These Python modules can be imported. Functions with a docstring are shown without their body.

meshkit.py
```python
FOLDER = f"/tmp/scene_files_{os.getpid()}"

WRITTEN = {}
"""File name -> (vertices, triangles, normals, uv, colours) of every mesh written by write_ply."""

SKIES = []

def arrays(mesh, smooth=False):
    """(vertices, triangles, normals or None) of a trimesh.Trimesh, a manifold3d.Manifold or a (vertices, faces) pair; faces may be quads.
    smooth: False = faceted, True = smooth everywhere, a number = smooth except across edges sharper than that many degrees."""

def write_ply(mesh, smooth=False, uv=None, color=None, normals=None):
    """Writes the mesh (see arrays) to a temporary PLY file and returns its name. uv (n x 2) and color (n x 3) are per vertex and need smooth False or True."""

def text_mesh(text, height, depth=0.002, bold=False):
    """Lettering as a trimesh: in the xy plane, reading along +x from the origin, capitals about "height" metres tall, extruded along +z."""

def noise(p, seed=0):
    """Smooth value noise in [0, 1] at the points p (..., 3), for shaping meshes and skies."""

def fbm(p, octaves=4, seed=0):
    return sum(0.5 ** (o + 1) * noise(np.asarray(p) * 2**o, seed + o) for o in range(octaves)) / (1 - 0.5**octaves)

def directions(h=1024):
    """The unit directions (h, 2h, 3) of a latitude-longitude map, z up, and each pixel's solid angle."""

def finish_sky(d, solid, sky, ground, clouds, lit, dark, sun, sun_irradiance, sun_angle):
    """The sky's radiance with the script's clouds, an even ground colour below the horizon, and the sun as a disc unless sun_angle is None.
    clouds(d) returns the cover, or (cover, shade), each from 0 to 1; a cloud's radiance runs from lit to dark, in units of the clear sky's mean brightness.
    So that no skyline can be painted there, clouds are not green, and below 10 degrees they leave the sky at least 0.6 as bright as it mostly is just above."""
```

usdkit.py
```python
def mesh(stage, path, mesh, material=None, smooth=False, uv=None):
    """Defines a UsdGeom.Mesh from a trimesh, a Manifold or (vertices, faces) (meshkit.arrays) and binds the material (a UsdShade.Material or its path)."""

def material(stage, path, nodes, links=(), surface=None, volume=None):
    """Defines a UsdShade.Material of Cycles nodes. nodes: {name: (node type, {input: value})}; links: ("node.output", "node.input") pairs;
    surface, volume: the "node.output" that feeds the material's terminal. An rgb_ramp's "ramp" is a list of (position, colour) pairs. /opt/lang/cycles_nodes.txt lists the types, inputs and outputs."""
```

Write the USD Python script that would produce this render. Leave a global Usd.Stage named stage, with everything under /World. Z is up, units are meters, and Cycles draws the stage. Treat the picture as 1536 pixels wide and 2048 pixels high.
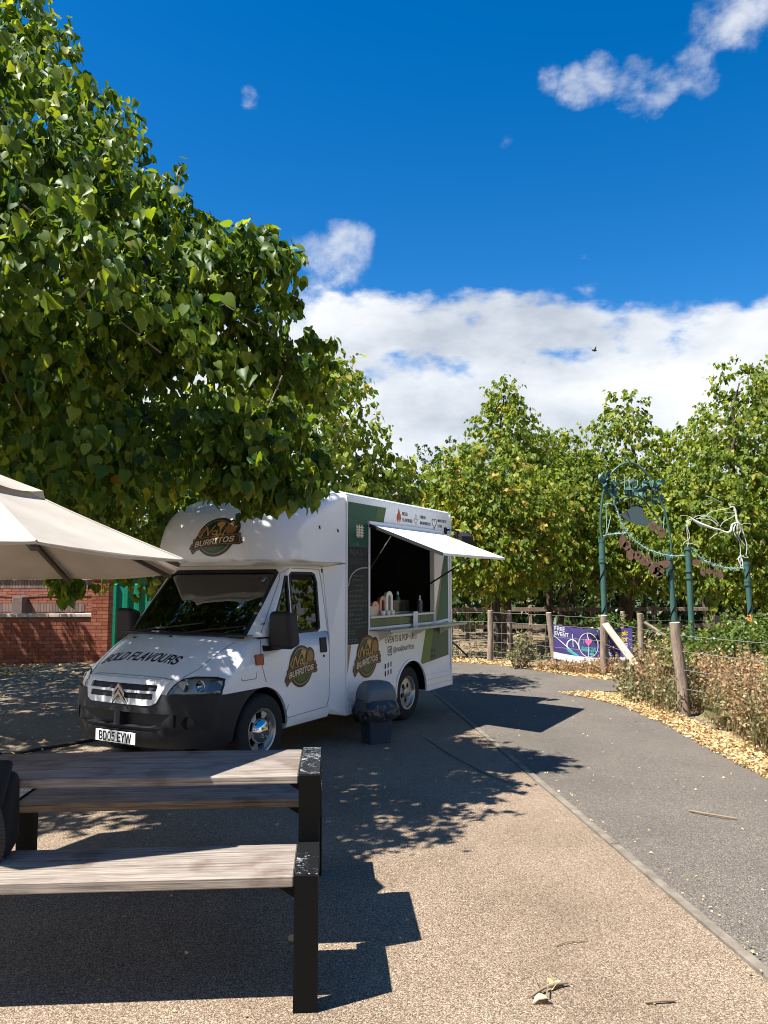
import math, random
import numpy as np, trimesh, usdkit, meshkit
import manifold3d as mf
from shapely.geometry import Polygon, LineString, Point, MultiPolygon, box as sbox
from shapely import affinity, unary_union
from scipy.spatial import ConvexHull
from pxr import Usd, UsdGeom, UsdLux, UsdShade, Sdf, Gf, Vt

stage = Usd.Stage.CreateInMemory()
UsdGeom.SetStageUpAxis(stage, "Z")
UsdGeom.Xform.Define(stage, "/World")
# ------------------------------------------------------------------ camera, sky, sun, exposure
cam = UsdGeom.Camera.Define(stage, "/World/camera")
cam.AddTranslateOp().Set((0, 0, 1.68))
cam.AddRotateXOp().Set(90 + 5.342)
cam.CreateHorizontalApertureAttr(36.0)
cam.CreateVerticalApertureAttr(48.0)
cam.CreateFocalLengthAttr(36.094)
cam.CreateClippingRangeAttr((0.05, 5000.0))
cam.CreateExposureAttr(1.25)

SUN = np.array([-0.57, -0.30, 1.0]); SUN /= np.linalg.norm(SUN)
EL, ROT = math.asin(SUN[2]), math.atan2(SUN[0], SUN[1])
sun = UsdLux.DistantLight.Define(stage, "/World/sun")
sun.CreateIntensityAttr(1.25); sun.CreateAngleAttr(0.53)
sun.CreateNormalizeAttr(True); sun.CreateColorAttr((1.0, 0.97, 0.915))
sun.AddRotateZOp().Set(math.degrees(math.atan2(SUN[0], -SUN[1])))
sun.AddRotateXOp().Set(90 - math.degrees(EL))

def azel(az, el):                       # a direction of the sky from azimuth and elevation in degrees
    az, el = math.radians(az), math.radians(el)
    return (math.sin(az) * math.cos(el), math.cos(az) * math.cos(el), math.sin(el))

n, L = {}, []
n["tc"] = ("texture_coordinate", {}); n["sep"] = ("separate_xyz", {}); L.append(("tc.generated", "sep.vector"))
n["sky"] = ("sky_texture", {"sky_type": "single_scattering", "sun_disc": False, "sun_elevation": EL, "sun_rotation": ROT, "altitude": 300.0, "air_density": 1.0, "aerosol_density": 0.3, "ozone_density": 3.0})
n["hsv"] = ("hsv", {"hue": 0.503, "saturation": 1.43, "value": 1.30, "fac": 1.0}); L.append(("sky.color", "hsv.color"))
n["map"] = ("mapping", {"scale": (1.0, 1.0, 1.9), "location": (1.3, 4.2, 0.9)}); L.append(("tc.generated", "map.vector"))
n["no"] = ("noise_texture", {"scale": 6.0, "detail": 9.0, "roughness": 0.54, "distortion": 0.0}); L.append(("map.vector", "no.vector"))
n["bank"] = ("rgb_ramp", {"ramp": [(0, (1.0,)*3), (.22, (.98,)*3), (.28, (.86,)*3), (.32, (.70,)*3), (.35, (.50,)*3), (.385, (.22,)*3), (.42, (.0,)*3), (1, (.0,)*3)]}); L.append(("sep.z", "bank.fac"))
n["zero"] = ("value", {"value": 0.0}); prev = "zero.value"
lobes = [(15.0, 33.3, .035, .66), (16.6, 33.5, .04, .72), (18.9, 32.9, .042, .72), (20.8, 32.2, .036, .66), (23.2, 32.5, .04, .50), (12.8, 34.0, .025, .42), (28.0, 35.9, .085, .56), (9.11, 30.5, .025, .45), (-2.7, 24.3, .045, .64), (-4.4, 22.8, .06, .66), (-10.5, 33.2, .016, .32), (15.1, 21.6, .04, .45)]
for i, (az, el, rad, amt) in enumerate(lobes):
    n[f"d{i}"] = ("normal", {"direction": azel(az, el)}); L.append(("tc.generated", f"d{i}.normal"))
    n[f"m{i}"] = ("map_range", {"range_type": "smoothstep", "from_min": math.cos(rad), "from_max": 1.0, "to_min": 0.0, "to_max": amt}); L.append((f"d{i}.dot", f"m{i}.value"))
    n[f"a{i}"] = ("math", {"math_type": "maximum"}); L += [(prev, f"a{i}.value1"), (f"m{i}.result", f"a{i}.value2")]
    prev = f"a{i}.value"
n["amp"] = ("math", {"math_type": "multiply_add", "value2": 2.1, "value3": -0.81}); L.append(("no.fac", "amp.value1"))
n["sum"] = ("math", {"math_type": "add"}); L += [("amp.value", "sum.value1"), ("bank.color", "sum.value2")]
n["cov1"] = ("map_range", {"range_type": "smoothstep", "from_min": 0.69, "from_max": 0.95, "to_min": 0.0, "to_max": 0.96}); L.append(("sum.value", "cov1.value"))
n["map3"] = ("mapping", {"scale": (1.0, 1.0, 1.5), "location": (7.3, 2.2, 1.4)}); L.append(("tc.generated", "map3.vector"))
n["no3"] = ("noise_texture", {"scale": 11.0, "detail": 9.0, "roughness": 0.60, "distortion": 0.12}); L.append(("map3.vector", "no3.vector"))
n["amp3"] = ("math", {"math_type": "multiply_add", "value2": 2.6, "value3": -0.8}); L.append(("no3.fac", "amp3.value1"))
n["sum3"] = ("math", {"math_type": "add"}); L += [("amp3.value", "sum3.value1"), (prev, "sum3.value2")]
n["cov3"] = ("map_range", {"range_type": "smoothstep", "from_min": 0.80, "from_max": 1.6, "to_min": 0.0, "to_max": 0.75}); L.append(("sum3.value", "cov3.value"))
n["gate"] = ("math", {"math_type": "multiply", "value2": 9.0, "use_clamp": True}); L.append((prev, "gate.value1"))
n["cov3b"] = ("math", {"math_type": "multiply"}); L += [("cov3.result", "cov3b.value1"), ("gate.value", "cov3b.value2")]
n["cov"] = ("math", {"math_type": "maximum"}); L += [("cov1.result", "cov.value1"), ("cov3b.value", "cov.value2")]
n["no2"] = ("noise_texture", {"scale": 5.5, "detail": 6.0, "roughness": 0.55}); L.append(("map.vector", "no2.vector"))
n["cc"] = ("rgb_ramp", {"ramp": [(.30, (4.2, 4.6, 5.2)), (.46, (6.1, 6.4, 6.8)), (.60, (7.6, 7.7, 7.8))]}); L.append(("no2.fac", "cc.fac"))
n["mx"] = ("mix", {"mix_type": "mix"}); L += [("cov.value", "mx.fac"), ("hsv.color", "mx.color1"), ("cc.color", "mx.color2")]
n["bg"] = ("background_shader", {"strength": 0.058}); L.append(("mx.color", "bg.color"))
sky_mat = usdkit.material(stage, "/World/Looks/sky_look", n, L, surface="bg.background")
dome = UsdLux.DomeLight.Define(stage, "/World/sky")
UsdShade.MaterialBindingAPI.Apply(dome.GetPrim()).Bind(sky_mat)
dome.GetPrim().SetCustomDataByKey("kind", "structure")

# ------------------------------------------------------------------ helpers
count = {}
def path_of(parent, name):
    k = (parent, name); c = count.get(k, 0); count[k] = c + 1
    return f"{parent}/{name}" if c == 0 else f"{parent}/{name}_{c:03d}"

def tag(prim, label=None, cat=None, group=None, kind=None):
    for k, v in (("label", label), ("category", cat), ("group", group), ("kind", kind)):
        if v: prim.SetCustomDataByKey(k, v)

def to_tm(m):
    if isinstance(m, mf.Manifold):
        q = m.to_mesh(); return trimesh.Trimesh(np.array(q.vert_properties[:, :3]), np.array(q.tri_verts), process=False)
    if isinstance(m, tuple): return trimesh.Trimesh(np.asarray(m[0], float), np.asarray(m[1], int), process=False)
    return m

def obj(name, mesh, mat, parent="/World", smooth=False, label=None, cat=None, group=None, kind=None, tint=None):
    if isinstance(mesh, list): mesh = cat_m(mesh)
    p = path_of(parent, name)
    m = usdkit.mesh(stage, p, to_tm(mesh) if not isinstance(mesh, tuple) else mesh, mat, smooth=smooth)
    if tint is not None:
        UsdGeom.PrimvarsAPI(m).CreatePrimvar("tint", Sdf.ValueTypeNames.FloatArray, "vertex").Set(Vt.FloatArray.FromNumpy(np.asarray(tint, np.float32)))
    tag(m.GetPrim(), label, cat, group, kind)
    return p

def thing(name, label, cat, loc=(0, 0, 0), rotz=0.0, group=None, parent="/World"):
    p = path_of(parent, name)
    x = UsdGeom.Xform.Define(stage, p)
    x.AddTranslateOp().Set(tuple(map(float, loc)))
    if rotz: x.AddRotateZOp().Set(float(rotz))
    tag(x.GetPrim(), label, cat, group)
    return p

def cat_m(ms): return trimesh.util.concatenate([to_tm(m) for m in ms])

def box(x0, x1, y0, y1, z0, z1):
    b = trimesh.creation.box((abs(x1 - x0), abs(y1 - y0), abs(z1 - z0)))
    b.apply_translation(((x0 + x1) / 2, (y0 + y1) / 2, (z0 + z1) / 2)); return b

def cbox(x0, x1, y0, y1, z0, z1, c=0.005):
    """a box with chamfered edges"""
    pts = []
    for x, sx in ((min(x0, x1), 1), (max(x0, x1), -1)):
        for y, sy in ((min(y0, y1), 1), (max(y0, y1), -1)):
            for z, sz in ((min(z0, z1), 1), (max(z0, z1), -1)):
                pts += [(x, y + sy * c, z + sz * c), (x + sx * c, y, z + sz * c), (x + sx * c, y + sy * c, z)]
    return to_tm(mf.Manifold.hull_points(np.array(pts, float)))

def xbox(x0, x1, y0, y1): return sbox(x0, y0, x1, y1)

def hull(pts): return mf.Manifold.hull_points(np.asarray(pts, float))

def balls(pts, r, k=8):
    s = to_tm(mf.Manifold.sphere(1.0, k)).vertices
    pts = np.asarray(pts, float); r = np.broadcast_to(r, len(pts))
    return hull(np.vstack([p + s * q for p, q in zip(pts, r)]))

def tube(pts, r, sides=6, closed_ends=True):
    p = np.asarray(pts, float); r = np.broadcast_to(np.asarray(r, float), (len(p),))
    t = np.gradient(p, axis=0); t /= np.linalg.norm(t, axis=1, keepdims=True) + 1e-12
    ref = np.array([0, 0, 1.0]) if abs(t[:, 2]).mean() < 0.8 else np.array([1.0, 0, 0])
    a = np.cross(t, ref); a /= np.linalg.norm(a, axis=1, keepdims=True) + 1e-12
    b = np.cross(t, a); an = np.arange(sides) * 2 * np.pi / sides
    v = p[:, None] + r[:, None, None] * (np.cos(an)[None, :, None] * a[:, None] + np.sin(an)[None, :, None] * b[:, None])
    k = len(p); f = []
    for i in range(k - 1):
        for j in range(sides):
            q = (j + 1) % sides
            f += [(i * sides + j, i * sides + q, (i + 1) * sides + q), (i * sides + j, (i + 1) * sides + q, (i + 1) * sides + j)]
    v = v.reshape(-1, 3)
    if closed_ends:
        v = np.vstack([v, p[0], p[-1]]); c0, c1 = len(v) - 2, len(v) - 1
        for j in range(sides):
            q = (j + 1) % sides
            f += [(c0, q, j), (c1, (k - 1) * sides + j, (k - 1) * sides + q)]
    return trimesh.Trimesh(v, np.array(f)[:, ::-1], process=False)

def lathe(profile, k=28):
    m = trimesh.creation.revolve(np.asarray(profile, float), sections=k); return m

def ext(poly, h):
    ms = [trimesh.creation.extrude_polygon(g, h, engine="earcut") for g in getattr(poly, "geoms", [poly]) if g.area > 1e-9]
    return cat_m(ms)

def place(mesh, o, ex, ey, en):
    """maps a mesh's x, y, z axes on to the given vectors"""
    m = to_tm(mesh).copy(); A = np.stack([ex, ey, en], 1).astype(float)
    m.vertices = m.vertices @ A.T + np.asarray(o, float)
    if np.linalg.det(A) < 0: m.faces = m.faces[:, ::-1]
    return m

def bar(a, b, w, t, c=0.005, side=(0, 1, 0)):
    """a chamfered bar from a to b, w wide and t thick; t lies along side as nearly as it can"""
    a, b = np.asarray(a, float), np.asarray(b, float); l = np.linalg.norm(b - a); u = (b - a) / l
    x = np.cross(side, u)
    if np.linalg.norm(x) < 1e-3: x = np.cross((1, 0, 0), u)
    x /= np.linalg.norm(x); y = np.cross(u, x)
    return place(cbox(-w / 2, w / 2, -t / 2, t / 2, 0, l, c), a, x, y, u)

def spline(pts, k=8):
    from scipy.interpolate import CubicSpline
    p = np.asarray(pts, float); t = np.concatenate([[0], np.cumsum(np.linalg.norm(np.diff(p, axis=0), axis=1) + 1e-9)])
    return CubicSpline(t, p)(np.linspace(0, t[-1], (len(p) - 1) * k + 1))

Lk = "/World/Looks/"
def mat(name, col, rough=0.5, spec=0.5, metal=0.0, noise=None, bump=None, coat=0.0, col2=None, coords="object", scale=(1, 1, 1), emit=None, trans=0.0, ramp=(.3, .7)):
    nd = {"p": ("principled_bsdf", {"base_color": col, "roughness": rough, "specular_ior_level": spec, "metallic": metal, "coat_weight": coat, "transmission_weight": trans})}
    ln = []
    if emit: nd["p"][1].update(emission_color=emit[0], emission_strength=emit[1])
    if noise or bump:
        nd["tc"] = ("texture_coordinate", {}) if coords == "object" else ("geometry", {})
        src = "tc.object" if coords == "object" else "tc.position"
        nd["mp"] = ("mapping", {"scale": scale}); ln.append((src, "mp.vector"))
    if noise:
        nd["nz"] = ("noise_texture", {"scale": noise, "detail": 5.0, "roughness": 0.6}); ln.append(("mp.vector", "nz.vector"))
        nd["rp"] = ("rgb_ramp", {"ramp": [(ramp[0], col2 or tuple(c * .8 for c in col)), (ramp[1], col)]}); ln += [("nz.fac", "rp.fac"), ("rp.color", "p.base_color")]
    if bump:
        nd["bn"] = ("noise_texture", {"scale": bump[0], "detail": 4.0}); ln.append(("mp.vector", "bn.vector"))
        nd["bp"] = ("bump", {"strength": bump[1], "distance": bump[2] if len(bump) > 2 else 0.01}); ln += [("bn.fac", "bp.height"), ("bp.normal", "p.normal")]
    return usdkit.material(stage, Lk + name, nd, ln, surface="p.BSDF")

def leaf_mat(name, ramp, trans=0.35, rough=0.42, spec=0.5):
    nd = {"at": ("attribute", {"attribute": "tint"}), "rp": ("rgb_ramp", {"ramp": ramp}),
          "p": ("principled_bsdf", {"roughness": rough, "specular_ior_level": spec}), "hs": ("hsv", {"hue": .485, "saturation": 1.1, "value": 1.5, "fac": 1.0}),
          "t": ("translucent_bsdf", {}), "m": ("mix_closure", {"fac": trans})}
    ln = [("at.fac", "rp.fac"), ("rp.color", "p.base_color"), ("rp.color", "hs.color"), ("hs.color", "t.color"), ("p.BSDF", "m.closure1"), ("t.BSDF", "m.closure2")]
    return usdkit.material(stage, Lk + name, nd, ln, surface="m.closure")

def glass_mat(name, tint=(.75, .8, .78), rough=0.0, ior=1.5):
    nd = {"tr": ("transparent_bsdf", {"color": tint}), "g": ("glossy_bsdf", {"color": (1, 1, 1), "roughness": rough}), "f": ("fresnel", {"IOR": ior}), "m": ("mix_closure", {})}
    return usdkit.material(stage, Lk + name, nd, [("f.fac", "m.fac"), ("tr.BSDF", "m.closure1"), ("g.BSDF", "m.closure2")], surface="m.closure")
# ------------------------------------------------------------------ materials
def ground_mat(name, stone_cols, scale, rough, patch, bump, fleck=None):
    """stones seen in a binder: a random colour per voronoi cell, larger patches of wear"""
    nd = {"g": ("geometry", {}), "v": ("voronoi_texture", {"scale": scale, "feature": "f1", "randomness": 1.0}),
          "sep": ("separate_color", {}), "rp": ("rgb_ramp", {"ramp": stone_cols}),
          "n1": ("noise_texture", {"scale": 0.9, "detail": 6.0, "roughness": 0.6}), "r1": ("rgb_ramp", {"ramp": patch}), "mul": ("mix", {"mix_type": "multiply", "fac": 1.0}),
          "n2": ("noise_texture", {"scale": scale * 0.35, "detail": 3.0}), "r2": ("rgb_ramp", {"ramp": [(.3, (.78,) * 3), (.7, (1.15,) * 3)]}), "mul2": ("mix", {"mix_type": "multiply", "fac": 1.0}),
          "bp": ("bump", {"strength": bump, "distance": 0.004, "invert": True}), "p": ("principled_bsdf", {"roughness": rough, "specular_ior_level": 0.3})}
    ln = [("g.position", "v.vector"), ("v.color", "sep.color"), ("sep.r", "rp.fac"), ("g.position", "n1.vector"), ("n1.fac", "r1.fac"), ("rp.color", "mul.color1"), ("r1.color", "mul.color2"),
          ("g.position", "n2.vector"), ("n2.fac", "r2.fac"), ("mul.color", "mul2.color1"), ("r2.color", "mul2.color2"), ("mul2.color", "p.base_color"), ("v.distance", "bp.height"), ("bp.normal", "p.normal")]
    return usdkit.material(stage, Lk + name, nd, ln, surface="p.BSDF")

M_buff = ground_mat("buff_gravel", [(0, (.068, .046, .029)), (.3, (.155, .108, .071)), (.55, (.238, .172, .116)), (.8, (.345, .263, .182)), (1, (.52, .42, .31))], 230.0, .8, [(.30, (.70, .67, .65)), (.50, (.94, .93, .91)), (.7, (1.08, 1.06, 1.03))], .55)
M_asph = ground_mat("asphalt", [(0, (.060, .050, .040)), (.5, (.122, .104, .085)), (.88, (.18, .155, .127)), (.97, (.28, .24, .19)), (1, (.40, .35, .27))], 190.0, .85, [(.3, (.80, .80, .80)), (.7, (1.12, 1.1, 1.07))], .5)
M_earth = ground_mat("dry_earth", [(0, (.10, .07, .045)), (.5, (.20, .145, .09)), (.85, (.33, .25, .15)), (1, (.45, .36, .22))], 30.0, .9, [(.3, (.7, .7, .66)), (.7, (1.15, 1.1, 1.0))], .8)
M_edge = mat("edging", (.25, .21, .16), .9, .3, noise=9.0, col2=(.12, .10, .08), coords="world", bump=(60, .4))
M_brick = [mat(f"brick_{i}", tuple(x * .8 for x in c), .85, .3, noise=14.0, col2=tuple(x * .56 for x in c), coords="world", bump=(70, .35, .006)) for i, c in enumerate([(.42, .135, .075), (.47, .17, .10), (.36, .105, .06), (.43, .16, .11)])]
M_soldier = [mat(f"soldier_brick_{i}", c, .85, .3, noise=14.0, coords="world", bump=(70, .35, .006)) for i, c in enumerate([(.22, .15, .12), (.17, .125, .11), (.26, .18, .15)])]
M_mortar = mat("mortar", (.11, .085, .07), .95, .2, noise=30.0, coords="world")
M_coping = mat("coping_stone", (.55, .50, .43), .85, .3, noise=8.0, col2=(.36, .33, .28), coords="world")
M_greenmetal = mat("green_steel", (.0, .20, .115), .45, .5, noise=6.0, col2=(.0, .15, .085), coords="world")
M_post = mat("weathered_post", (.36, .28, .21), .9, .2, noise=5.0, col2=(.15, .11, .08), coords="world", scale=(7, 7, .8), bump=(30, .8))
M_brace = mat("pale_sawn_timber", (.50, .41, .30), .9, .2, noise=7.0, col2=(.33, .26, .19), coords="world", scale=(5, 5, 1))
M_posttop = mat("post_end_grain", (.62, .53, .40), .9, .2, noise=25.0, coords="world")
M_wire = mat("galvanised_wire", (.22, .22, .21), .6, .4, metal=.3)
M_bark = mat("bark", (.13, .10, .075), .95, .2, noise=6.0, col2=(.06, .045, .035), coords="world", scale=(3, 3, .7), bump=(14, .9, .03))
M_twig = mat("twig_bark", (.27, .20, .13), .9, .2, noise=20.0, coords="world")
M_lime = leaf_mat("lime_leaf", [(0, (.016, .045, .008)), (.25, (.045, .095, .014)), (.5, (.10, .165, .02)), (.78, (.20, .265, .032)), (.955, (.33, .35, .045)), (.985, (.42, .30, .04)), (1, (.42, .22, .035))], .48, .45, .3)
M_lime2 = leaf_mat("lime_leaf_yellowing", [(0, (.04, .085, .012)), (.3, (.105, .165, .02)), (.6, (.21, .27, .034)), (.85, (.34, .36, .05)), (.96, (.44, .38, .06)), (1, (.46, .30, .07))], .45, .5, .3)
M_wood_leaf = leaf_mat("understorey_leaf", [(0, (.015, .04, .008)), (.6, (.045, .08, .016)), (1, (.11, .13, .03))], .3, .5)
M_bramble = leaf_mat("bramble_leaf", [(0, (.03, .08, .012)), (.5, (.095, .145, .022)), (.9, (.20, .24, .04)), (1, (.25, .22, .06))], .35, .4)
M_dry = leaf_mat("dry_weed", [(0, (.11, .12, .045)), (.22, (.20, .15, .065)), (.5, (.34, .21, .105)), (.8, (.47, .34, .19)), (1, (.60, .50, .32))], .25, .8, .2)
M_sage = leaf_mat("grey_weed", [(0, (.075, .088, .033)), (.45, (.18, .175, .08)), (.75, (.33, .27, .14)), (1, (.46, .38, .22))], .25, .7, .2)
M_litter = leaf_mat("leaf_litter", [(0, (.30, .17, .08)), (.3, (.50, .33, .145)), (.7, (.68, .51, .235)), (1, (.76, .64, .38))], .15, .75, .25)

# ------------------------------------------------------------------ the ground
def sheet(poly, z, step=None):
    from trimesh.creation import triangulate_polygon
    v, f = triangulate_polygon(poly, engine="earcut")
    m = trimesh.Trimesh(np.column_stack([v, np.full(len(v), z)]), f, process=False)
    if m.face_normals[0, 2] < 0: m.invert()
    return m

ring = [(0, 0)]
gv, gf = [], []
xs = np.concatenate([[-400, -150, -60], np.linspace(-24, 24, 49), [60, 150, 400]]); ys = np.concatenate([[-120, -40, -12], np.linspace(-4, 44, 49), [80, 180, 500]])
gx, gy = np.meshgrid(xs, ys, indexing="ij")
gz = np.full(gx.shape, -0.012)
# the dry bank of soil at the foot of the brick wall and in the wood
gz += 0.16 * np.exp(-((gx + 5.6) / 1.6) ** 2 - ((gy - 15.2) / 1.5) ** 2)
gz += np.where((gy > 19) & (gx > -1), 0.12 * (meshkit.noise(np.stack([gx * .6, gy * .6, gx * 0], -1)) - .5), 0)
idx = np.arange(gx.size).reshape(gx.shape)
q = np.stack([idx[:-1, :-1], idx[1:, :-1], idx[1:, 1:], idx[:-1, 1:]], -1).reshape(-1, 4)
obj("ground", (np.stack([gx, gy, gz], -1).reshape(-1, 3), q), M_earth, smooth=True, kind="structure")
EDGE = lambda y: 1.63 - 0.1015 * (y - 3.43)
buff = Polygon([(-9, -4), (EDGE(-4), -4), (EDGE(16.4), 16.4), (-1.2, 16.6), (-3.6, 14.6), (-7.5, 14.0), (-12, 13.4), (-12, -4)])
obj("paved_area", sheet(buff, 0.0), M_buff, kind="structure")
asph_right = [(3.6, -4), (3.42, 2), (3.31, 6.81), (3.36, 7.9), (3.42, 9.41), (3.36, 10.72), (3.14, 11.45), (2.79, 12.07), (3.6, 12.35), (5, 12.6), (12, 13.2), (12, 14.6), (5.2, 13.8), (3.8, 13.75), (3.16, 14.9), (2.42, 16.27), (1.47, 16.8), (-1.2, 17.6)]
asph = Polygon([(EDGE(-4) + .075, -4)] + asph_right + [(-1.2, 16.7), (EDGE(16.4) + .075, 16.4)])
obj("path", sheet(asph, 0.0), M_asph, kind="structure")
# the flush edging between the two surfaces, one board or kerb after another
edge = thing("path_edging", "narrow flush weathered edging strip between gravel paving and asphalt path", "edging")
y = -4.0; k = 0
rs = np.random.RandomState(5)
while y < 16.3:
    l = 1.83; y2 = min(y + l, 16.4)
    w0 = .027
    pts = [(EDGE(y) + .037 - w0, y + .004), (EDGE(y) + .037 + w0, y + .004), (EDGE(y2) + .037 + w0, y2 - .004), (EDGE(y2) + .037 - w0, y2 - .004)]
    b = ext(Polygon(pts), .06); b.apply_translation((rs.uniform(-.003, .003), 0, -.052 + rs.uniform(0, .004)))
    obj("edging_board", b, M_edge, edge); y = y2

M_crack = mat("dark_joint", (.10, .078, .056), .9, .2, noise=20.0, coords="world")
cp = spline([(.40, 8.75, .004), (.53, 8.26, .004), (.66, 7.75, .004), (.84, 7.2, .004), (1.0, 6.81, .004), (1.13, 6.62, .004)], 6)
cw = np.interp(np.linspace(0, 1, len(cp)), [0, .2, .8, 1], [.003, .010, .009, .003])
cv = np.vstack([cp - np.column_stack([cw, cw * .3, cw * 0]), cp + np.column_stack([cw, cw * .3, cw * 0])]); kk = len(cp)
obj("paving_joint", (cv, np.array([(i, i + kk, i + kk + 1, i + 1) for i in range(kk - 1)])), M_crack, kind="structure")

# ------------------------------------------------------------------ leaves
LV8 = np.array([(0, 0, 0), (0, .34, -.02), (0, .70, -.05), (0, 1.10, -.16), (-.27, -.07, .05), (-.46, .17, .11), (-.43, .46, .11), (-.23, .80, .03), (.27, -.07, .05), (.46, .17, .11), (.43, .46, .11), (.23, .80, .03)])
LF8 = np.array([(0, 5, 4), (0, 1, 5), (1, 6, 5), (1, 2, 6), (2, 7, 6), (2, 3, 7), (0, 8, 9), (0, 9, 1), (1, 9, 10), (1, 10, 2), (2, 10, 11), (2, 11, 3)])
LV4 = np.array([(0, 0, 0), (-.40, .45, .07), (.40, .45, .07), (0, 1.0, -.08)])
LF4 = np.array([(0, 3, 1), (0, 2, 3)])
def leaves(pos, axis, nrm, size, curl, kind=8):
    V, F = (LV8, LF8) if kind == 8 else (LV4, LF4)
    a = axis / np.linalg.norm(axis, axis=1, keepdims=True)
    x = np.cross(a, nrm); x /= np.linalg.norm(x, axis=1, keepdims=True) + 1e-9
    z = np.cross(x, a)
    W = V[None] * size[:, None, None]
    W = np.stack([W[..., 0], W[..., 1], W[..., 2] * curl[:, None]], -1)
    P = pos[:, None] + W[..., :1] * x[:, None] + W[..., 1:2] * a[:, None] + W[..., 2:] * z[:, None]
    k = len(V)
    return P.reshape(-1, 3), (F[None] + (np.arange(len(pos)) * k)[:, None, None]).reshape(-1, 3), k

def unit(v): return v / (np.linalg.norm(v, axis=-1, keepdims=True) + 1e-9)

def shoots(blobs, n, per, size, seed, droop=.9, inner=.5, length=.30, squash=.9, yellow=0.0, gaps=.20):
    """leaves in sprays along short twigs that start in the outer part of each blob"""
    r = np.random.RandomState(seed)
    B = np.array(blobs, float); w = B[:, 3] ** 2.0 + .03; w /= w.sum()
    which = r.choice(len(B), n, p=w)
    d = unit(r.normal(size=(n, 3)))
    bump = meshkit.noise(d * 2.3 + B[which, :3] * 3.1, seed)                        # lobes and hollows
    rad = B[which, 3] * (.72 + .42 * bump) * (1 - inner * r.rand(n) ** 1.7)
    c = B[which, :3] + d * rad[:, None] * np.array([1, 1, squash])
    t = unit(d * .9 + r.normal(size=(n, 3)) * .45 + np.array([0, 0, -.25]))
    ok = meshkit.noise(c * (1.5 if gaps > .3 else 1.0) + 11.3, seed + 5) > np.where(B[which, 3] < .42, 0, gaps)                     # open pockets between the clumps
    which, d, c, t = which[ok], d[ok], c[ok], t[ok]; n = len(c)
    sc = r.rand(n)
    i = np.repeat(np.arange(n), per)
    s = r.rand(len(i)) * length * np.minimum(1, B[which[i], 3] * 2)
    pos = c[i] + t[i] * s[:, None] + np.array([0, 0, -1]) * (s[:, None] ** 2) * .8 + r.normal(size=(len(i), 3)) * .02
    ax = unit(t[i] * .45 + np.array([0, 0, -droop]) + r.normal(size=(len(i), 3)) * .42)
    nr = d[i] * .7 + np.array([0, 0, .55]) + r.normal(size=(len(i), 3)) * .55
    tint = np.clip(.45 * sc[i] + .55 * r.rand(len(i)) + yellow * (sc[i] > .82), 0, 1)
    return pos, ax, nr, size * r.uniform(.42, 1.35, len(i)), r.uniform(.4, 2.2, len(i)), tint, c, t

def limb_mesh(a, b, r0, r1, sag, seed, sides=7):
    r = np.random.RandomState(seed); a, b = np.asarray(a, float), np.asarray(b, float)
    m = (a + b) / 2 + np.array([0, 0, sag]) + r.normal(size=3) * .08 * np.linalg.norm(b - a)
    p = spline([a, m, b], 5)
    return tube(p, np.linspace(r0, r1, len(p)), sides)

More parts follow.
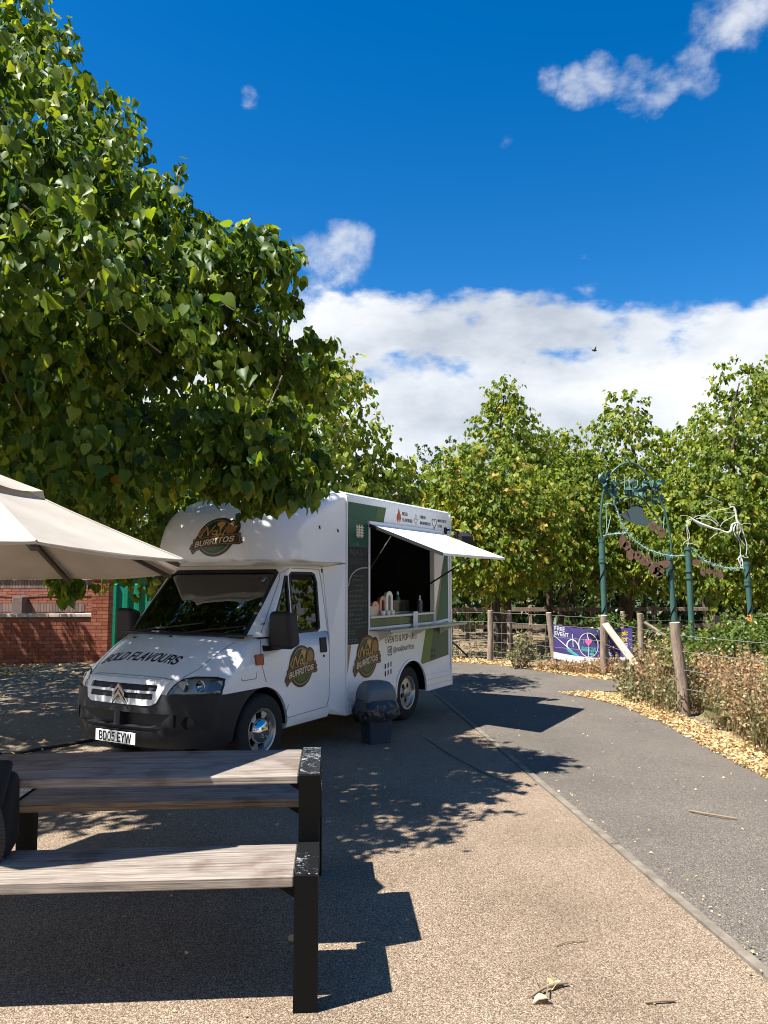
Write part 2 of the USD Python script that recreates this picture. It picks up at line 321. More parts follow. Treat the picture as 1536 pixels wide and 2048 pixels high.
def tree(name, label, base, blobs, n, per, size, seed, m, kind=4, tr=.13, fork=1.4, single=0, droop=.9, limb=True, group=None, trunk_lean=(0, 0), yellow=0.0, inner=.5, limb_above=0, gaps=.20):
    group = group or {"lime_tree": "lime trees around the paved area", "park_tree": "park trees added behind the viewpoint to block skylight"}.get(name)
    t = thing(name, label, "tree", base, group=group)
    base = np.array(base, float); rel = [(b[0] - base[0], b[1] - base[1], b[2] - base[2], b[3]) for b in blobs]
    B = np.array(rel); top = B[:, 2].max()
    f = np.array([trunk_lean[0], trunk_lean[1], fork])
    tp = spline([(0, 0, -.1), f * .5 + [.03, -.02, 0], f, (B[B[:, 2].argmax()][0] * .8 + f[0] * .2, B[B[:, 2].argmax()][1] * .8 + f[1] * .2, top)], 6)
    obj("trunk", tube(tp, np.interp(np.linspace(0, 1, len(tp)), [0, .08, .3, 1], [tr * 1.35, tr, tr * .8, .015]), 10), M_bark, t, smooth=True)
    if limb:
        for i, b in enumerate(rel):
            if b[2] < limb_above: continue
            k = np.clip((b[2] - .5) / max(top, .1), .12, .9); s = tp[int(k * (len(tp) - 1) * .75)]
            obj("limb", limb_mesh(s, b[:3], max(.02, tr * .4), .012, .12, seed + i), M_bark, t, smooth=True)
    pos, ax, nr, sz, cu, ti, c, tw = shoots(rel, n, per, size, seed, droop, yellow=yellow, inner=inner, gaps=gaps)
    if single:
        view = np.array([0, 0, 1.68]) - (pos + base)                      # the largest in the picture: the nearest to where it was taken
        far = np.linalg.norm(view, axis=1) / sz
        at = pos + base
        seen = (np.abs(at[:, 0] / np.maximum(at[:, 1], .1)) < .5) & (at[:, 1] > 2)
        order = np.argsort(np.where(seen, far, 1e9))[:single]
        for j in order:
            v, fc, k = leaves(pos[j:j + 1], ax[j:j + 1], nr[j:j + 1], sz[j:j + 1], cu[j:j + 1], 8)
            obj("leaf", (v, fc), m, t, smooth=True, tint=np.full(len(v), ti[j]))
        keep = np.ones(len(pos), bool); keep[order] = False
        pos, ax, nr, sz, cu, ti = pos[keep], ax[keep], nr[keep], sz[keep], cu[keep], ti[keep]
    v, fc, k = leaves(pos, ax, nr, sz, cu, kind)
    obj("crown", (v, fc), m, t, smooth=True, tint=np.repeat(ti, k), kind="stuff")
    # thin bare twigs that carry the sprays
    r = np.random.RandomState(seed + 9); pick = r.choice(len(c), min(160, len(c)), replace=False)
    obj("twigs", cat_m([tube(np.array([c[j] - tw[j] * .35 + [0, 0, -.03], c[j], c[j] + tw[j] * .22 + [0, 0, -.04]]), [.007, .005, .002], 4) for j in pick]), M_twig, t, kind="stuff")
    return t

NEAR = [(-4.62, 7.5, 7.52, 1.0), (-3.59, 7.0, 6.16, .8), (-2.94, 6.8, 5.3, .8), (-2.13, 6.5, 4.32, .75), (-1.44, 6.2, 3.86, .65), (-1.14, 6.0, 3.13, .6), (-.82, 5.8, 2.74, .33), (-1.10, 5.6, 2.62, .30), (-.66, 5.8, 2.5, .22), (-1.02, 5.7, 2.40, .17), (-.80, 5.8, 2.40, .15), (-.66, 6.3, 3.55, .24), (-1.92, 6.6, 5.0, .32), (-2.8, 6.9, 5.95, .36), (-3.45, 7.2, 6.9, .4), (-1.3, 6.4, 4.55, .28),
        (-2.5, 4.7, 3.78, .78), (-2.08, 4.5, 3.5, .45), (-2.06, 5.0, 3.4, .9), (-2.54, 5.0, 2.89, .8), (-2.06, 5.5, 2.98, .72), (-1.62, 5.6, 3.0, .55), (-3.06, 7.0, 3.0, .75), (-2.7, 9.7, 2.7, .7), (-4.22, 9.0, 3.3, 1.1), (-3.3, 5.0, 4.63, 1.2),
        (-2.82, 7.0, 1.72, .15), (-.97, 6.2, 4.39, .18), (-1.1, 6.25, 4.28, .36), (-.88, 6.2, 4.36, .14), (-1.75, 6.0, 3.54, .8), (-2.5, 6.0, 4.37, .9), (-3.22, 6.0, 5.09, 1.0), (-4.6, 5.2, 4.6, 1.5), (-5.0, 6.8, 6.0, 1.5), (-5.2, 5.0, 3.8, 1.1), (-5.4, 8.6, 5.2, 1.5), (-4.0, 8.2, 4.4, 1.3), (-3.3, 8.6, 3.5, .9), (-4.6, 10.2, 3.6, 1.3), (-6.2, 9.6, 4.6, 1.6), (-6.4, 11.6, 4.6, 1.5), (-5.2, 12.2, 4.0, 1.3), (-1.7, 7.6, 3.35, .5), (-2.6, 8.2, 3.5, .7), (-1.0, 6.6, 3.3, .45), (-7.2, 7.6, 4.8, 1.5)]
tree("lime_tree", "big leafy lime tree with drooping dark green leaves hanging over the van's front", (-6.2, 8.6, 0), NEAR, 15000, 9, .079, 11, M_lime, kind=8, tr=.19, fork=3.0, single=300, droop=1.0, limb_above=3.4, gaps=.46)
SEC = [(-1.33, 12.0, 4.4, 1.1), (-.54, 12.0, 3.5, .85), (-1.66, 12.0, 4.9, .8), (-.9, 12.5, 5.1, .5), (.1, 12.5, 3.3, .5), (-.96, 12.5, 3.05, 1.1), (-2.76, 11.5, 2.94, 1.3), (-2.41, 11.5, 4.08, 1.2), (-3.35, 11.2, 2.52, 1.0), (.05, 13.2, 2.6, .7)]
tree("lime_tree", "smaller yellow-green lime tree rising behind the van's roof", (-3.25, 11.3, 0), SEC, 1900, 9, .115, 23, M_lime2, kind=4, tr=.13, fork=1.7)
T0 = [(1.91, 18, 4.12, 1.0), (1.55, 18, 3.06, 1.1), (2.73, 18, 3.65, 1.2), (1.16, 17.7, 2.34, .8), (2.18, 17.7, 2.45, 1.1), (3.18, 18, 2.59, 1.1), (3.6, 18.2, 3.5, .9)]
T1 = [(3.1, 20.4, 2.4, 1.2), (3.36, 21, 6.91, .5), (3.35, 21, 6.1, .9), (3.33, 21, 4.9, 1.4), (2.62, 21, 3.4, 1.8), (4.26, 21, 3.4, 1.8)]
T2 = [(4.9, 21.5, 5.3, .8), (8.2, 21.2, 5.1, 1.0), (4.7, 20.9, 3.9, 1.2), (5.6, 21.0, 2.5, 1.3), (7.4, 20.8, 2.5, 1.3), (6.93, 22, 6.5, .75), (6.82, 22, 5.3, 1.5), (6.62, 22, 3.6, 2.0), (5.3, 22, 4.1, 1.5), (8.07, 22, 3.94, 1.6)]
T2b = [(5.05, 23.5, 6.0, .55), (5.0, 23.5, 5.0, 1.0), (5.1, 23.5, 3.6, 1.5)]
T3 = [(9.6, 19.4, 2.3, 1.3), (8.4, 19.2, 2.2, 1.1), (9.44, 20, 7.0, .75), (9.51, 20, 5.72, 1.4), (8.93, 20, 4.5, 1.7), (8.02, 19.5, 3.2, 1.7), (9.92, 20, 3.2, 1.9), (9.9, 20, 6.6, .6)]
T4 = [(11.5, 20.5, 5.27, 1.8), (11.5, 20.5, 7.2, 1.2), (11.6, 20.2, 3.3, 1.9), (12.6, 21, 4.4, 1.8)]
tree("lime_tree", "yellowing lime tree with golden leaves just right of the van's hatch", (2.83, 19.9, 0), T0, 1900, 9, .115, 31, M_lime2, tr=.14, fork=2.0, yellow=.18)
tree("lime_tree", "tall pointed lime tree behind the yellowing one", (3.35, 21.4, 0), T1, 2300, 9, .125, 37, M_lime2, tr=.15, fork=2.0)
tree("lime_tree", "rounded lime tree behind the tall green hoop arch", (6.7, 22.2, 0), T2, 2700, 9, .13, 41, M_lime2, tr=.16, fork=1.9, trunk_lean=(.5, 0))
tree("lime_tree", "small slim lime tree in the gap between two taller trees", (5.0, 23.6, 0), T2b, 1100, 9, .125, 43, M_lime2, tr=.1, fork=1.8)
tree("lime_tree", "tallest lime tree at the right, behind the white bird sculptures", (9.4, 20.2, 0), T3, 2700, 9, .125, 47, M_lime2, tr=.17, fork=1.9)
tree("lime_tree", "lime tree cut by the right edge of the picture", (11.5, 20.5, 0), T4, 1900, 9, .13, 53, M_lime2, tr=.16, fork=1.9)
for k, (x, y) in enumerate([(14.6, 17.5), (17.0, 13.0), (19.0, 8.0), (20.0, 3.0)]):  # out of view, placed to darken reflections in the van's side windows
    tree("lime_tree", f"unseen lime tree of the row past the right edge, darkening reflections in the van, {['first', 'second', 'third', 'fourth'][k]} beyond it", (x, y, 0), [(x + a, y + b, z, r) for a, b, z, r in ((0, 0, 6.2, 1.2), (0, 0, 4.8, 1.8), (-1.2, .4, 3.4, 1.8), (1.2, -.6, 3.3, 1.8), (0, -1.0, 2.2, 1.5))], 1000, 8, .2, 720 + k, M_lime2, tr=.16, fork=1.8)
# bare-stemmed trunks of the wood behind, and its undergrowth
rs = np.random.RandomState(77)
for k, (x, y, lean) in enumerate([(5.6, 25.0, .9), (7.9, 25.5, -.2), (2.0, 25.5, .1), (9.0, 27, .3), (10.8, 26, -.3), (4.2, 27.5, .2), (.6, 23.5, .1), (6.9, 28.5, .1), (8.4, 30, -.2), (3.4, 30, .3), (12.6, 28, .1)]):
    t = thing("woodland_tree", f"slim bare-trunked tree standing in the dark wood, {['leaning right', 'dark and upright', 'behind the van side fence', 'thin, between two lime trees', 'behind the bird sculpture', 'far back in the gap', 'beside the van roof', 'very far back, upright', 'far back, leaning left', 'far back, leaning right', 'at the far right'][k]}", "tree", (x, y, 0), group="bare-trunked trees of the dark wood")
    h = rs.uniform(4.5, 6); p = spline([(0, 0, -.1), (lean * .4, 0, h * .4), (lean, .1, h)], 6)
    obj("trunk", tube(p, np.linspace(.11, .03, len(p)), 8), M_bark, t, smooth=True)
    bl = [(lean + rs.uniform(-.7, .7), rs.uniform(-.7, .7), h * rs.uniform(.62, .95), rs.uniform(.9, 1.4)) for _ in range(5)]
    pos, ax, nr, sz, cu, ti, _, _ = shoots(bl, 420, 8, .15, 100 + k)
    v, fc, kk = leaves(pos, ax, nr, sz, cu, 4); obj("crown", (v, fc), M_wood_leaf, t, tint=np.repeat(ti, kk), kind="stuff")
far = [(x, 33 + 3 * rs.rand(), z, 2.3) for x in np.arange(-4, 24, 1.7) for z in (1.2, 3.6)] + [(x, 29.5 + rs.rand(), .4, .9) for x in np.arange(-1, 18, 1.3)]
far += [(x, 27.6 + .8 * rs.rand(), .7, .95) for x in np.arange(-2, 20, 1.2)] + [(x, 38, z, 2.6) for x in np.arange(-6, 28, 2.) for z in (1.0, 4.2)]
pos, ax, nr, sz, cu, ti, _, _ = shoots(far, 9000, 8, .32, 300)
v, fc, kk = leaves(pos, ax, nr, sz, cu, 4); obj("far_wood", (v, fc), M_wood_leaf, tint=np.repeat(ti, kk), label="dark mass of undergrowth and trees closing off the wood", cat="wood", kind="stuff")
# behind the wall and the green gate
bush = [(-8.5, 23, 2.2, 1.6), (-6.2, 23.5, 2.4, 1.7), (-4.0, 22, 2.4, 1.7), (-10.5, 23, 2.6, 1.9), (-2.2, 20, 2.3, 1.5), (-6.8, 24.5, 4.6, 2.0), (-9.6, 25, 5, 2.2), (-4.2, 24, 4.8, 2.0), (-1.4, 23.5, 3.4, 1.6), (-.2, 22, 1.6, 1.4)]
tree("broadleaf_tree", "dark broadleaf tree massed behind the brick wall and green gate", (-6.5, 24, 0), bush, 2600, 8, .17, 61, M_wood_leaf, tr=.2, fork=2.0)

tree("lime_tree", "lime tree shading the low brick wall from beyond the picture's left edge", (-10.6, 13.6, 0), [(-10.2, 14.2, 4.6, 1.7), (-9.2, 13.4, 4.0, 1.3), (-11.6, 13.2, 5.6, 1.9), (-9.6, 12.2, 4.8, 1.6), (-8.6, 14.4, 3.7, .9), (-10.6, 15.6, 5.0, 1.3), (-8.2, 12.4, 3.9, 1.1)], 2200, 8, .13, 67, M_lime, tr=.17, fork=2.4)
for k, (x, y) in enumerate([(-8, -6.5), (-2.5, -9.5), (3.5, -9), (9, -6.5)]):  # added out of view to block skylight and deepen the shade
    tree("park_tree", f"unseen park tree added behind the viewpoint to block skylight, {['far left', 'left of centre', 'right of centre', 'far right'][k]}", "x" and (x, y, 0), [(x + a, y + b, z, r) for a, b, z, r in ((0, 0, 5.6, 1.9), (-1.3, .4, 4.2, 1.8), (1.4, -.3, 4.0, 1.8), (0, 1.0, 3.2, 1.6), (.4, -.8, 2.6, 1.5))], 900, 7, .26, 700 + k, M_lime, tr=.17, fork=2.0)
tree("lime_tree", "lime tree shading the paving left of the van, beyond the picture's left edge", (-8.2, 10.2, 0), [(-7.0, 9.4, 4.4, 1.6), (-6.3, 10.8, 4.3, 1.4), (-8.0, 11.4, 5.0, 1.8), (-5.7, 8.9, 4.5, 1.2), (-8.6, 9.0, 5.4, 1.7), (-7.0, 12.4, 4.4, 1.3), (-6.4, 8.0, 5.4, 1.2)], 1350, 8, .14, 71, M_lime, tr=.17, fork=2.6)
# ------------------------------------------------------------------ shrubs, weeds, litter
def shrub(name, label, blobs, n, per, size, seed, m, base=None, cat="shrub", group=None, droop=.2):
    b0 = np.array(base if base is not None else (blobs[0][0], blobs[0][1], 0), float)
    t = thing(name, label, cat, b0, group=group or {"bramble_bush": "green brambles by the fence", "leafy_weed": "green weeds among the dead ones"}.get(name))
    rel = [(b[0] - b0[0], b[1] - b0[1], b[2], b[3]) for b in blobs]
    pos, ax, nr, sz, cu, ti, c, tw = shoots(rel, n, per, size, seed, droop, inner=.6, length=.22)
    ok = pos[:, 2] > .02; pos, ax, nr, sz, cu, ti = pos[ok], ax[ok], nr[ok], sz[ok], cu[ok], ti[ok]
    v, f, k = leaves(pos, ax, nr, sz, cu, 4); obj("foliage", (v, f), m, t, tint=np.repeat(ti, k), kind="stuff")
    r = np.random.RandomState(seed)
    obj("stems", cat_m([tube(np.array([(x[0] * .5 + r.normal() * .1, x[1] * .5 + r.normal() * .1, 0), x * [.8, .8, .6], x]), [.008, .006, .003], 4) for x in c[r.choice(len(c), 26)] if x[2] > .1] or [box(0, .01, 0, .01, 0, .3)]), M_twig, t, kind="stuff")
    return t
shrub("bramble_bush", "low green bramble bush in front of the single green post", [(5.3, 12.8, .35, .5), (5.9, 12.9, .55, .6), (5.2, 13.4, .5, .5)], 520, 8, .075, 401, M_bramble)
shrub("bramble_bush", "broad green bramble bush around the foot of the right sculpture post", [(6.7, 13.6, .55, .65), (7.4, 13.8, .62, .7), (6.3, 14.0, .6, .6)], 700, 8, .075, 402, M_bramble)
shrub("bramble_bush", "green bramble bush cut by the right edge of the picture", [(8.2, 14.0, .6, .7), (9.1, 14.3, .7, .8), (7.4, 11.6, .4, .5), (6.6, 11.9, .35, .45)], 760, 8, .075, 403, M_bramble)
shrub("bramble_bush", "small bramble climbing behind the corner fence post", [(4.4, 15.6, .8, .28), (4.7, 15.8, .85, .25), (5.2, 15.6, .6, .35)], 190, 7, .07, 404, M_bramble)
shrub("grey_bush", "grey-green feathery bush at the bend of the path", [(3.85, 11.75, .22, .34), (4.15, 11.5, .25, .36), (3.7, 11.2, .15, .26)], 520, 9, .05, 405, M_sage, droop=-.3)
shrub("leafy_weed", "yellow-green leafy weed between the fallen brace and the leaning post", [(4.0, 10.7, .2, .2), (4.1, 10.8, .45, .2), (4.0, 10.9, .6, .14)], 120, 8, .06, 406, M_bramble, cat="weed", droop=.1)
shrub("leafy_weed", "tall narrow green weed near the right edge of the dry weeds", [(4.52, 9.0, .3, .14), (4.55, 9.0, .6, .13), (4.58, 9.05, .85, .1)], 90, 8, .06, 407, M_bramble, cat="weed", droop=.1)
shrub("leafy_weed", "pale green grassy weed at the litter's edge below the leaning post", [(3.95, 9.2, .1, .16), (4.15, 9.0, .12, .18), (4.3, 8.6, .1, .16)], 110, 7, .07, 408, M_sage, cat="weed", droop=-.8)
shrub("pale_weed", "pale bare-stemmed weed with grey leaves by the far fence", [(2.72, 15.6, .25, .22), (2.8, 15.6, .55, .18)], 90, 7, .06, 409, M_sage, cat="weed", droop=-.2)

POST_GAP = LineString([(3.62, 8.2), (3.87, 10.1)]).buffer(.17)
def weeds(region, n, hmin, hmax, seed, m, name, label, leaf=.035, per=13):
    r = np.random.RandomState(seed); pts = []
    x0, y0, x1, y1 = region.bounds
    while len(pts) < n:
        p = (r.uniform(x0, x1), r.uniform(y0, y1))
        if region.contains(Point(p)) and not POST_GAP.contains(Point(p)) and meshkit.noise(np.array([p[0] * 1.3, p[1] * 1.3, 1.0]), seed) > .28: pts.append(p)
    pts = np.array(pts)
    h = r.uniform(hmin, hmax, n) * (.55 + .8 * meshkit.noise(np.column_stack([pts * .9, np.zeros(n)]), seed + 1))
    lean = r.normal(size=(n, 2)) * .16
    top = np.column_stack([pts + lean * h[:, None], h]); bot = np.column_stack([pts, np.zeros(n)])
    # a stalk is a thin upright triangle pair, the leaves and seed heads sit along it
    w = .004; a = r.rand(n) * np.pi; o = np.column_stack([np.cos(a), np.sin(a), np.zeros(n)]) * w
    V = np.stack([bot - o, bot + o, top + o * .5, top - o * .5], 1).reshape(-1, 3)
    F = (np.array([(0, 1, 2), (0, 2, 3)])[None] + (np.arange(n) * 4)[:, None, None]).reshape(-1, 3)
    i = np.repeat(np.arange(n), per); s = r.uniform(.25, 1.05, len(i)) ** .8
    pos = bot[i] + (top - bot)[i] * s[:, None] + r.normal(size=(len(i), 3)) * .022
    ax = unit(r.normal(size=(len(i), 3)) * [.8, .8, .5] + [0, 0, .55]); nr = r.normal(size=(len(i), 3)) + [0, -.2, .4]
    base = r.rand(n); ti = np.clip(.5 * base[i] + .5 * r.rand(len(i)), 0, 1)
    v, f, k = leaves(pos, ax, nr, leaf * r.uniform(.6, 1.5, len(i)), r.uniform(.3, 2, len(i)), 4)
    obj(name, (np.vstack([V, v]), np.vstack([F, f + len(V)])), m, tint=np.concatenate([np.full(len(V), .5), np.repeat(ti, k)]), label=label, cat="weeds", kind="stuff")
weeds(Polygon([(3.72, 7.6), (3.70, 9.6), (3.62, 10.9), (3.75, 12.0), (6.5, 12.3), (9, 12.4), (9, 9.5), (5.6, 6.6), (4.0, 6.2)]), 3300, .46, .92, 501, M_dry, "dry_weeds", "reddish-brown dead weeds crowding along the wire fence at right")
weeds(Polygon([(3.70, 5.6), (3.62, 9.5), (3.55, 10.8), (4.6, 10.6), (5.0, 6.6)]), 1250, .22, .66, 502, M_sage, "mixed_weeds", "low grey-green weeds between leaf litter and brown weeds")
weeds(Polygon([(2.95, 15.3), (3.4, 14.6), (4.6, 14.1), (6, 14.2), (6, 15.0), (3.4, 15.5)]), 560, .12, .26, 503, M_dry, "dry_weeds", "brown dead weeds below the purple banner")
weeds(Polygon([(1.0, 17.2), (1.3, 18.6), (5.6, 18.6), (5, 15.8), (3.4, 15.8), (2.4, 17.0)]), 260, .15, .4, 504, M_sage, "mixed_weeds", "thin straggling weeds behind the far fence")

def litter(region, n, size, seed, label, name="leaf_litter", m=None, z=.006):
    r = np.random.RandomState(seed); x0, y0, x1, y1 = region.bounds; pts = []
    while len(pts) < n:
        p = (r.uniform(x0, x1), r.uniform(y0, y1))
        if region.contains(Point(p)): pts.append(p)
    pts = np.column_stack([np.array(pts), r.uniform(z, z + .03, n)])
    ax = unit(r.normal(size=(n, 3)) * [1, 1, .22]); nr = r.normal(size=(n, 3)) * .45 + [0, 0, 1]
    v, f, k = leaves(pts, ax, nr, size * r.uniform(.5, 1.3, n), r.uniform(.5, 3, n), 4)
    v[:, 2] = np.maximum(v[:, 2], z - .004)
    obj(name, (v, f), m or M_litter, tint=np.repeat(r.rand(n), k), label=label, cat="leaf litter", kind="stuff")
rb = asph_right
litter(Polygon([(3.46, 3.5), (3.31, 6.81), (3.30, 7.9), (3.36, 9.41), (3.28, 10.72), (3.05, 11.45), (2.70, 12.05), (3.3, 12.2), (3.8, 11.4), (3.78, 10.2), (3.80, 8.4), (3.85, 6.5), (4.0, 3.5)]), 8500, .038, 601, "pale straw-coloured fallen leaves banked along the asphalt's right edge")
litter(Polygon([(.2, 16.7), (1.47, 16.85), (2.42, 16.2), (3.1, 14.9), (3.8, 13.8), (5.4, 13.9), (5.4, 14.4), (3.9, 14.5), (3.3, 15.6), (2.4, 17.2), (1.6, 18.4), (0, 18.4)]), 4200, .055, 602, "orange-brown fallen leaves along the far side of the asphalt")
litter(Polygon([(-8.6, 13.6), (-3.2, 14.4), (-3.2, 15.8), (-4.5, 16.4), (-8.6, 15.2)]), 3000, .07, 603, "sunlit dry leaves heaped at the foot of the brick wall", z=.05)
litter(Polygon([(-7, 7.5), (-3.3, 7.6), (-3.2, 14.3), (-8, 13.6)]), 500, .05, 606, "scattered fallen leaves on the shaded paving left of the van")
litter(Polygon([(EDGE(2) + .1, 2), (3.4, 2), (3.3, 12), (EDGE(12) + .1, 12)]), 190, .02, 604, "small pale leaf flecks scattered over the asphalt path", z=.004)
litter(Polygon([(-2, 1.5), (EDGE(1.5), 1.5), (EDGE(9), 9), (-1, 9)]), 120, .02, 605, "tiny pale flecks scattered over the gravel paving", z=.004)
litter(Polygon([(EDGE(2.5) + .05, 2.5), (EDGE(2.5) + .22, 2.5), (EDGE(9) + .2, 9), (EDGE(9) + .05, 9)]), 70, .02, 607, "thin line of dry leaf bits gathered along the edging strip", z=.004)

# ------------------------------------------------------------------ brick walls, pier, gate
def brick_course(t, x0, x1, z, y, n_brick, h, depth, r, mats, first=0.0, parent=None):
    ln = .225; x = x0 - first
    while x < x1 - .01:
        a, b = max(x, x0) + .005, min(x + ln, x1) - .005
        if b - a > .03:
            j = r.uniform(-.003, .003)
            obj("brick", box(a, b, y + j, y + depth, z + .005, z + h - .005), mats[r.randint(len(mats))], t)
        x += ln
WY = 15.9
fw = thing("brick_wall", "low shaded red brick wall with flat coping on the left", "wall", (-8.2, WY, 0), rotz=4.0, group="brick walls")
rs = np.random.RandomState(9)
obj("core", box(0, 2.19, .012, .21, -.2, 1.0), M_mortar, fw)
for k in range(13): brick_course(fw, 0, 2.185, k * .075, 0, 0, .075, .10, rs, M_brick, first=(k % 2) * .1125)
for i in range(10): obj("coping_brick", cbox(i * .218 + .003, i * .218 + .215, -.03, .24, 1.0, 1.07, .008), M_coping if i % 3 else M_coping, fw)
pier = thing("brick_pier", "tall shaded brick pier at the right end of the low wall", "pier", (-6.05, WY + .12, 0), rotz=4.0)
obj("core", box(.012, .338, .012, .338, -.1, 1.80), M_mortar, pier)
for k in range(24):
    o = .1125 * (k % 2)
    for a, b in ([(0, .225), (.225, .35)] if k % 2 else [(0, .1125), (.1125, .3375 + .0125)]):
        obj("brick", box(a + .004, b - .004, 0, .1, k * .075 + .005, k * .075 + .070), M_brick[rs.randint(3)], pier)
    obj("brick", box(.25, .35, .102, .35, k * .075 + .005, k * .075 + .070), M_brick[rs.randint(3)], pier)
    obj("brick", box(0, .1, .102, .35, k * .075 + .005, k * .075 + .070), M_brick[rs.randint(3)], pier)
obj("cap", cbox(-.03, .38, -.03, .38, 1.80, 1.87, .012), M_soldier[0], pier)
bw = thing("brick_wall", "sunlit orange-red brick wall with soldier courses behind the low wall", "wall", (-10.2, 19.6, 0), rotz=1.5, group="brick walls")
obj("core", box(0, 3.2, .012, .2, -.2, 1.72), M_mortar, bw)
for k in range(8, 20): brick_course(bw, 0.2, 3.2, .12 + k * .072, 0, 0, .072, .10, rs, M_brick[:2] + M_brick[3:], first=(k % 2) * .1125)
for i in range(41): obj("soldier_brick", box(.2 + i * .073 + .004, .2 + (i + 1) * .073 - .004, -.006, .1, 1.57, 1.78), M_soldier[rs.randint(3)], bw)
for i in range(33): obj("soldier_brick", box(.2 + i * .073 + .004, .2 + (i + 1) * .073 - .004, -.008, .004, .98, 1.19), M_soldier[rs.randint(3)], bw)
for i in range(7): obj("coping_brick", cbox(i * .47 + .002, i * .47 + .468, -.05, .25, 1.785, 1.86, .01), M_coping, bw)
obj("wire", tube([(x, -.02, 1.405 + .02 * math.sin(x * 5)) for x in np.linspace(.2, 2.9, 30)], .008, 5), mat("black_cable", (.015, .015, .015), .6), bw)
obj("back_box", [cbox(.92, 1.18, -.32, -.012, .7, 1.36, .01)], M_soldier[1], bw)
gate = thing("steel_gate", "bright green ribbed steel gate between brick pier and van", "gate", (-6.08, 17.0, 0), rotz=2.0)
gw, gh = 1.75, 1.90
obj("panel", box(0, gw, .03, .04, .08, gh - .05), M_greenmetal, gate)
obj("top_rail", cbox(-.02, gw + .02, -.03, .06, gh - .07, gh + .02, .006), M_greenmetal, gate)
obj("bottom_rail", cbox(-.02, gw + .02, -.03, .06, .06, .15, .006), M_greenmetal, gate)
for i in range(7):
    x = .16 + i * .25
    obj("rib", to_tm(hull([(x - .075, .03, .15), (x + .075, .03, .15), (x - .045, -.03, .15), (x + .045, -.03, .15), (x - .075, .03, gh - .2), (x + .075, .03, gh - .2), (x - .045, -.03, gh - .24), (x + .045, -.03, gh - .24)])), M_greenmetal, gate)
obj("hinge_post", cbox(-.10, -.03, -.03, .05, 0, gh + .02, .006), M_greenmetal, gate)

# ------------------------------------------------------------------ fences
def post(parent, a, b, r, name="post"):
    a, b = np.array(a, float), np.array(b, float)
    rr = np.random.RandomState(int(abs(a[0] * 100)) + 3)
    p = np.array([a + (b - a) * s + np.append(rr.normal(size=2) * .006, 0) * (0 < s < 1) for s in np.linspace(0, 1, 6)])
    w = obj(name, tube(p, r * np.array([1.06, 1.03, 1.0, 1.02, .98, .96]), 12), M_post, parent, smooth=40)
    u = unit(b - a)
    obj("end_grain", tube(np.array([b - u * .002, b + u * .004]), r * .9, 12), M_posttop, w)
f1 = thing("wire_fence", "post and wire fence with leaning post at the right of the path", "fence", (0, 0, 0), group="post and wire fences")
posts1 = [((4.07, 14.5, -.1), (4.08, 14.4, 1.10), .068), ((3.88, 10.1, -.1), (3.78, 10.1, 1.18), .072), ((5.1, 7.7, -.1), (5.1, 7.7, 1.15), .07)]
for p in posts1: post(f1, *p)
def wire(parent, pts, r=.0035): obj("wire", tube(np.array(pts, float), r, 4), M_wire, parent)
for h, s in ((1.02, .02), (.82, .03), (.58, .02), (.34, .02)):
    for a, b in ((posts1[0], posts1[1]), (posts1[1], posts1[2])):
        A = np.array(a[0]) + (np.array(a[1]) - np.array(a[0])) * (h + .1) / (a[1][2] + .1); Bq = np.array(b[0]) + (np.array(b[1]) - np.array(b[0])) * (h + .1) / (b[1][2] + .1)
        wire(f1, [A + (Bq - A) * q + np.array([0, 0, -s * 4 * q * (1 - q)]) for q in np.linspace(0, 1, 9)])
obj("brace", bar((4.38, 12.7, -.03), (4.06, 14.27, .95), .12, .05), M_brace, f1, label="pale sawn brace leaning against the corner post")
f2 = thing("wire_fence", "far post and netting fence running behind the van to the banner", "fence", (0, 0, 0), group="post and wire fences")
posts2 = [((4.07 - .62, 15.75, -.1), (3.33, 15.7, 1.1), .06), ((2.28, 16.8, -.1), (2.30, 16.8, 1.11), .06), ((2.76, 17.2, -.1), (2.77, 17.2, 1.1), .055), ((1.45, 17.3, -.1), (1.5, 17.3, 1.12), .05), ((.3, 17.8, -.1), (.3, 17.8, 1.1), .055)]
for p in posts2: post(f2, *p)
for h in (1.05, .85, .62, .42, .22, .1):
    A = [np.array([4.07, 14.5, h]), np.array([3.36, 15.72, h]), np.array([2.3, 16.8, h + .01]), np.array([1.5, 17.3, h]), np.array([.3, 17.8, h])]
    wire(f2, spline(A, 5))
obj("netting", cat_m([tube(np.array([a + (b - a) * q + [0, 0, .1], a + (b - a) * q + [0, 0, .85]]), .003, 4) for a, b in ((np.array([2.3, 16.8, 0]), np.array([1.5, 17.3, 0])), (np.array([3.36, 15.72, 0]), np.array([2.3, 16.8, 0])), (np.array([1.5, 17.3, 0]), np.array([.3, 17.8, 0]))) for q in np.linspace(.08, .95, 7)]), M_wire, f2, kind="stuff")
f3 = thing("wire_fence", "second wire fence with short posts behind the banner and brambles", "fence", (0, 0, 0), group="post and wire fences")
posts3 = [((4.93, 14.9, -.1), (4.91, 14.9, 1.11), .06), ((5.53, 18, -.1), (5.53, 18, 1.05), .055), ((6.87, 16, -.1), (6.87, 16, 1.02), .06), ((8.6, 14.9, -.1), (8.6, 14.9, 1.05), .06)]
for p in posts3: post(f3, *p)
for h in (.98, .75, .5): wire(f3, [(4.92, 14.9, h), (6.87, 16, h - .05), (8.6, 14.9, h)])
obj("brace", tube([(4.98, 14.85, .95), (5.55, 14.4, .5)], .03, 7), M_post, f3)
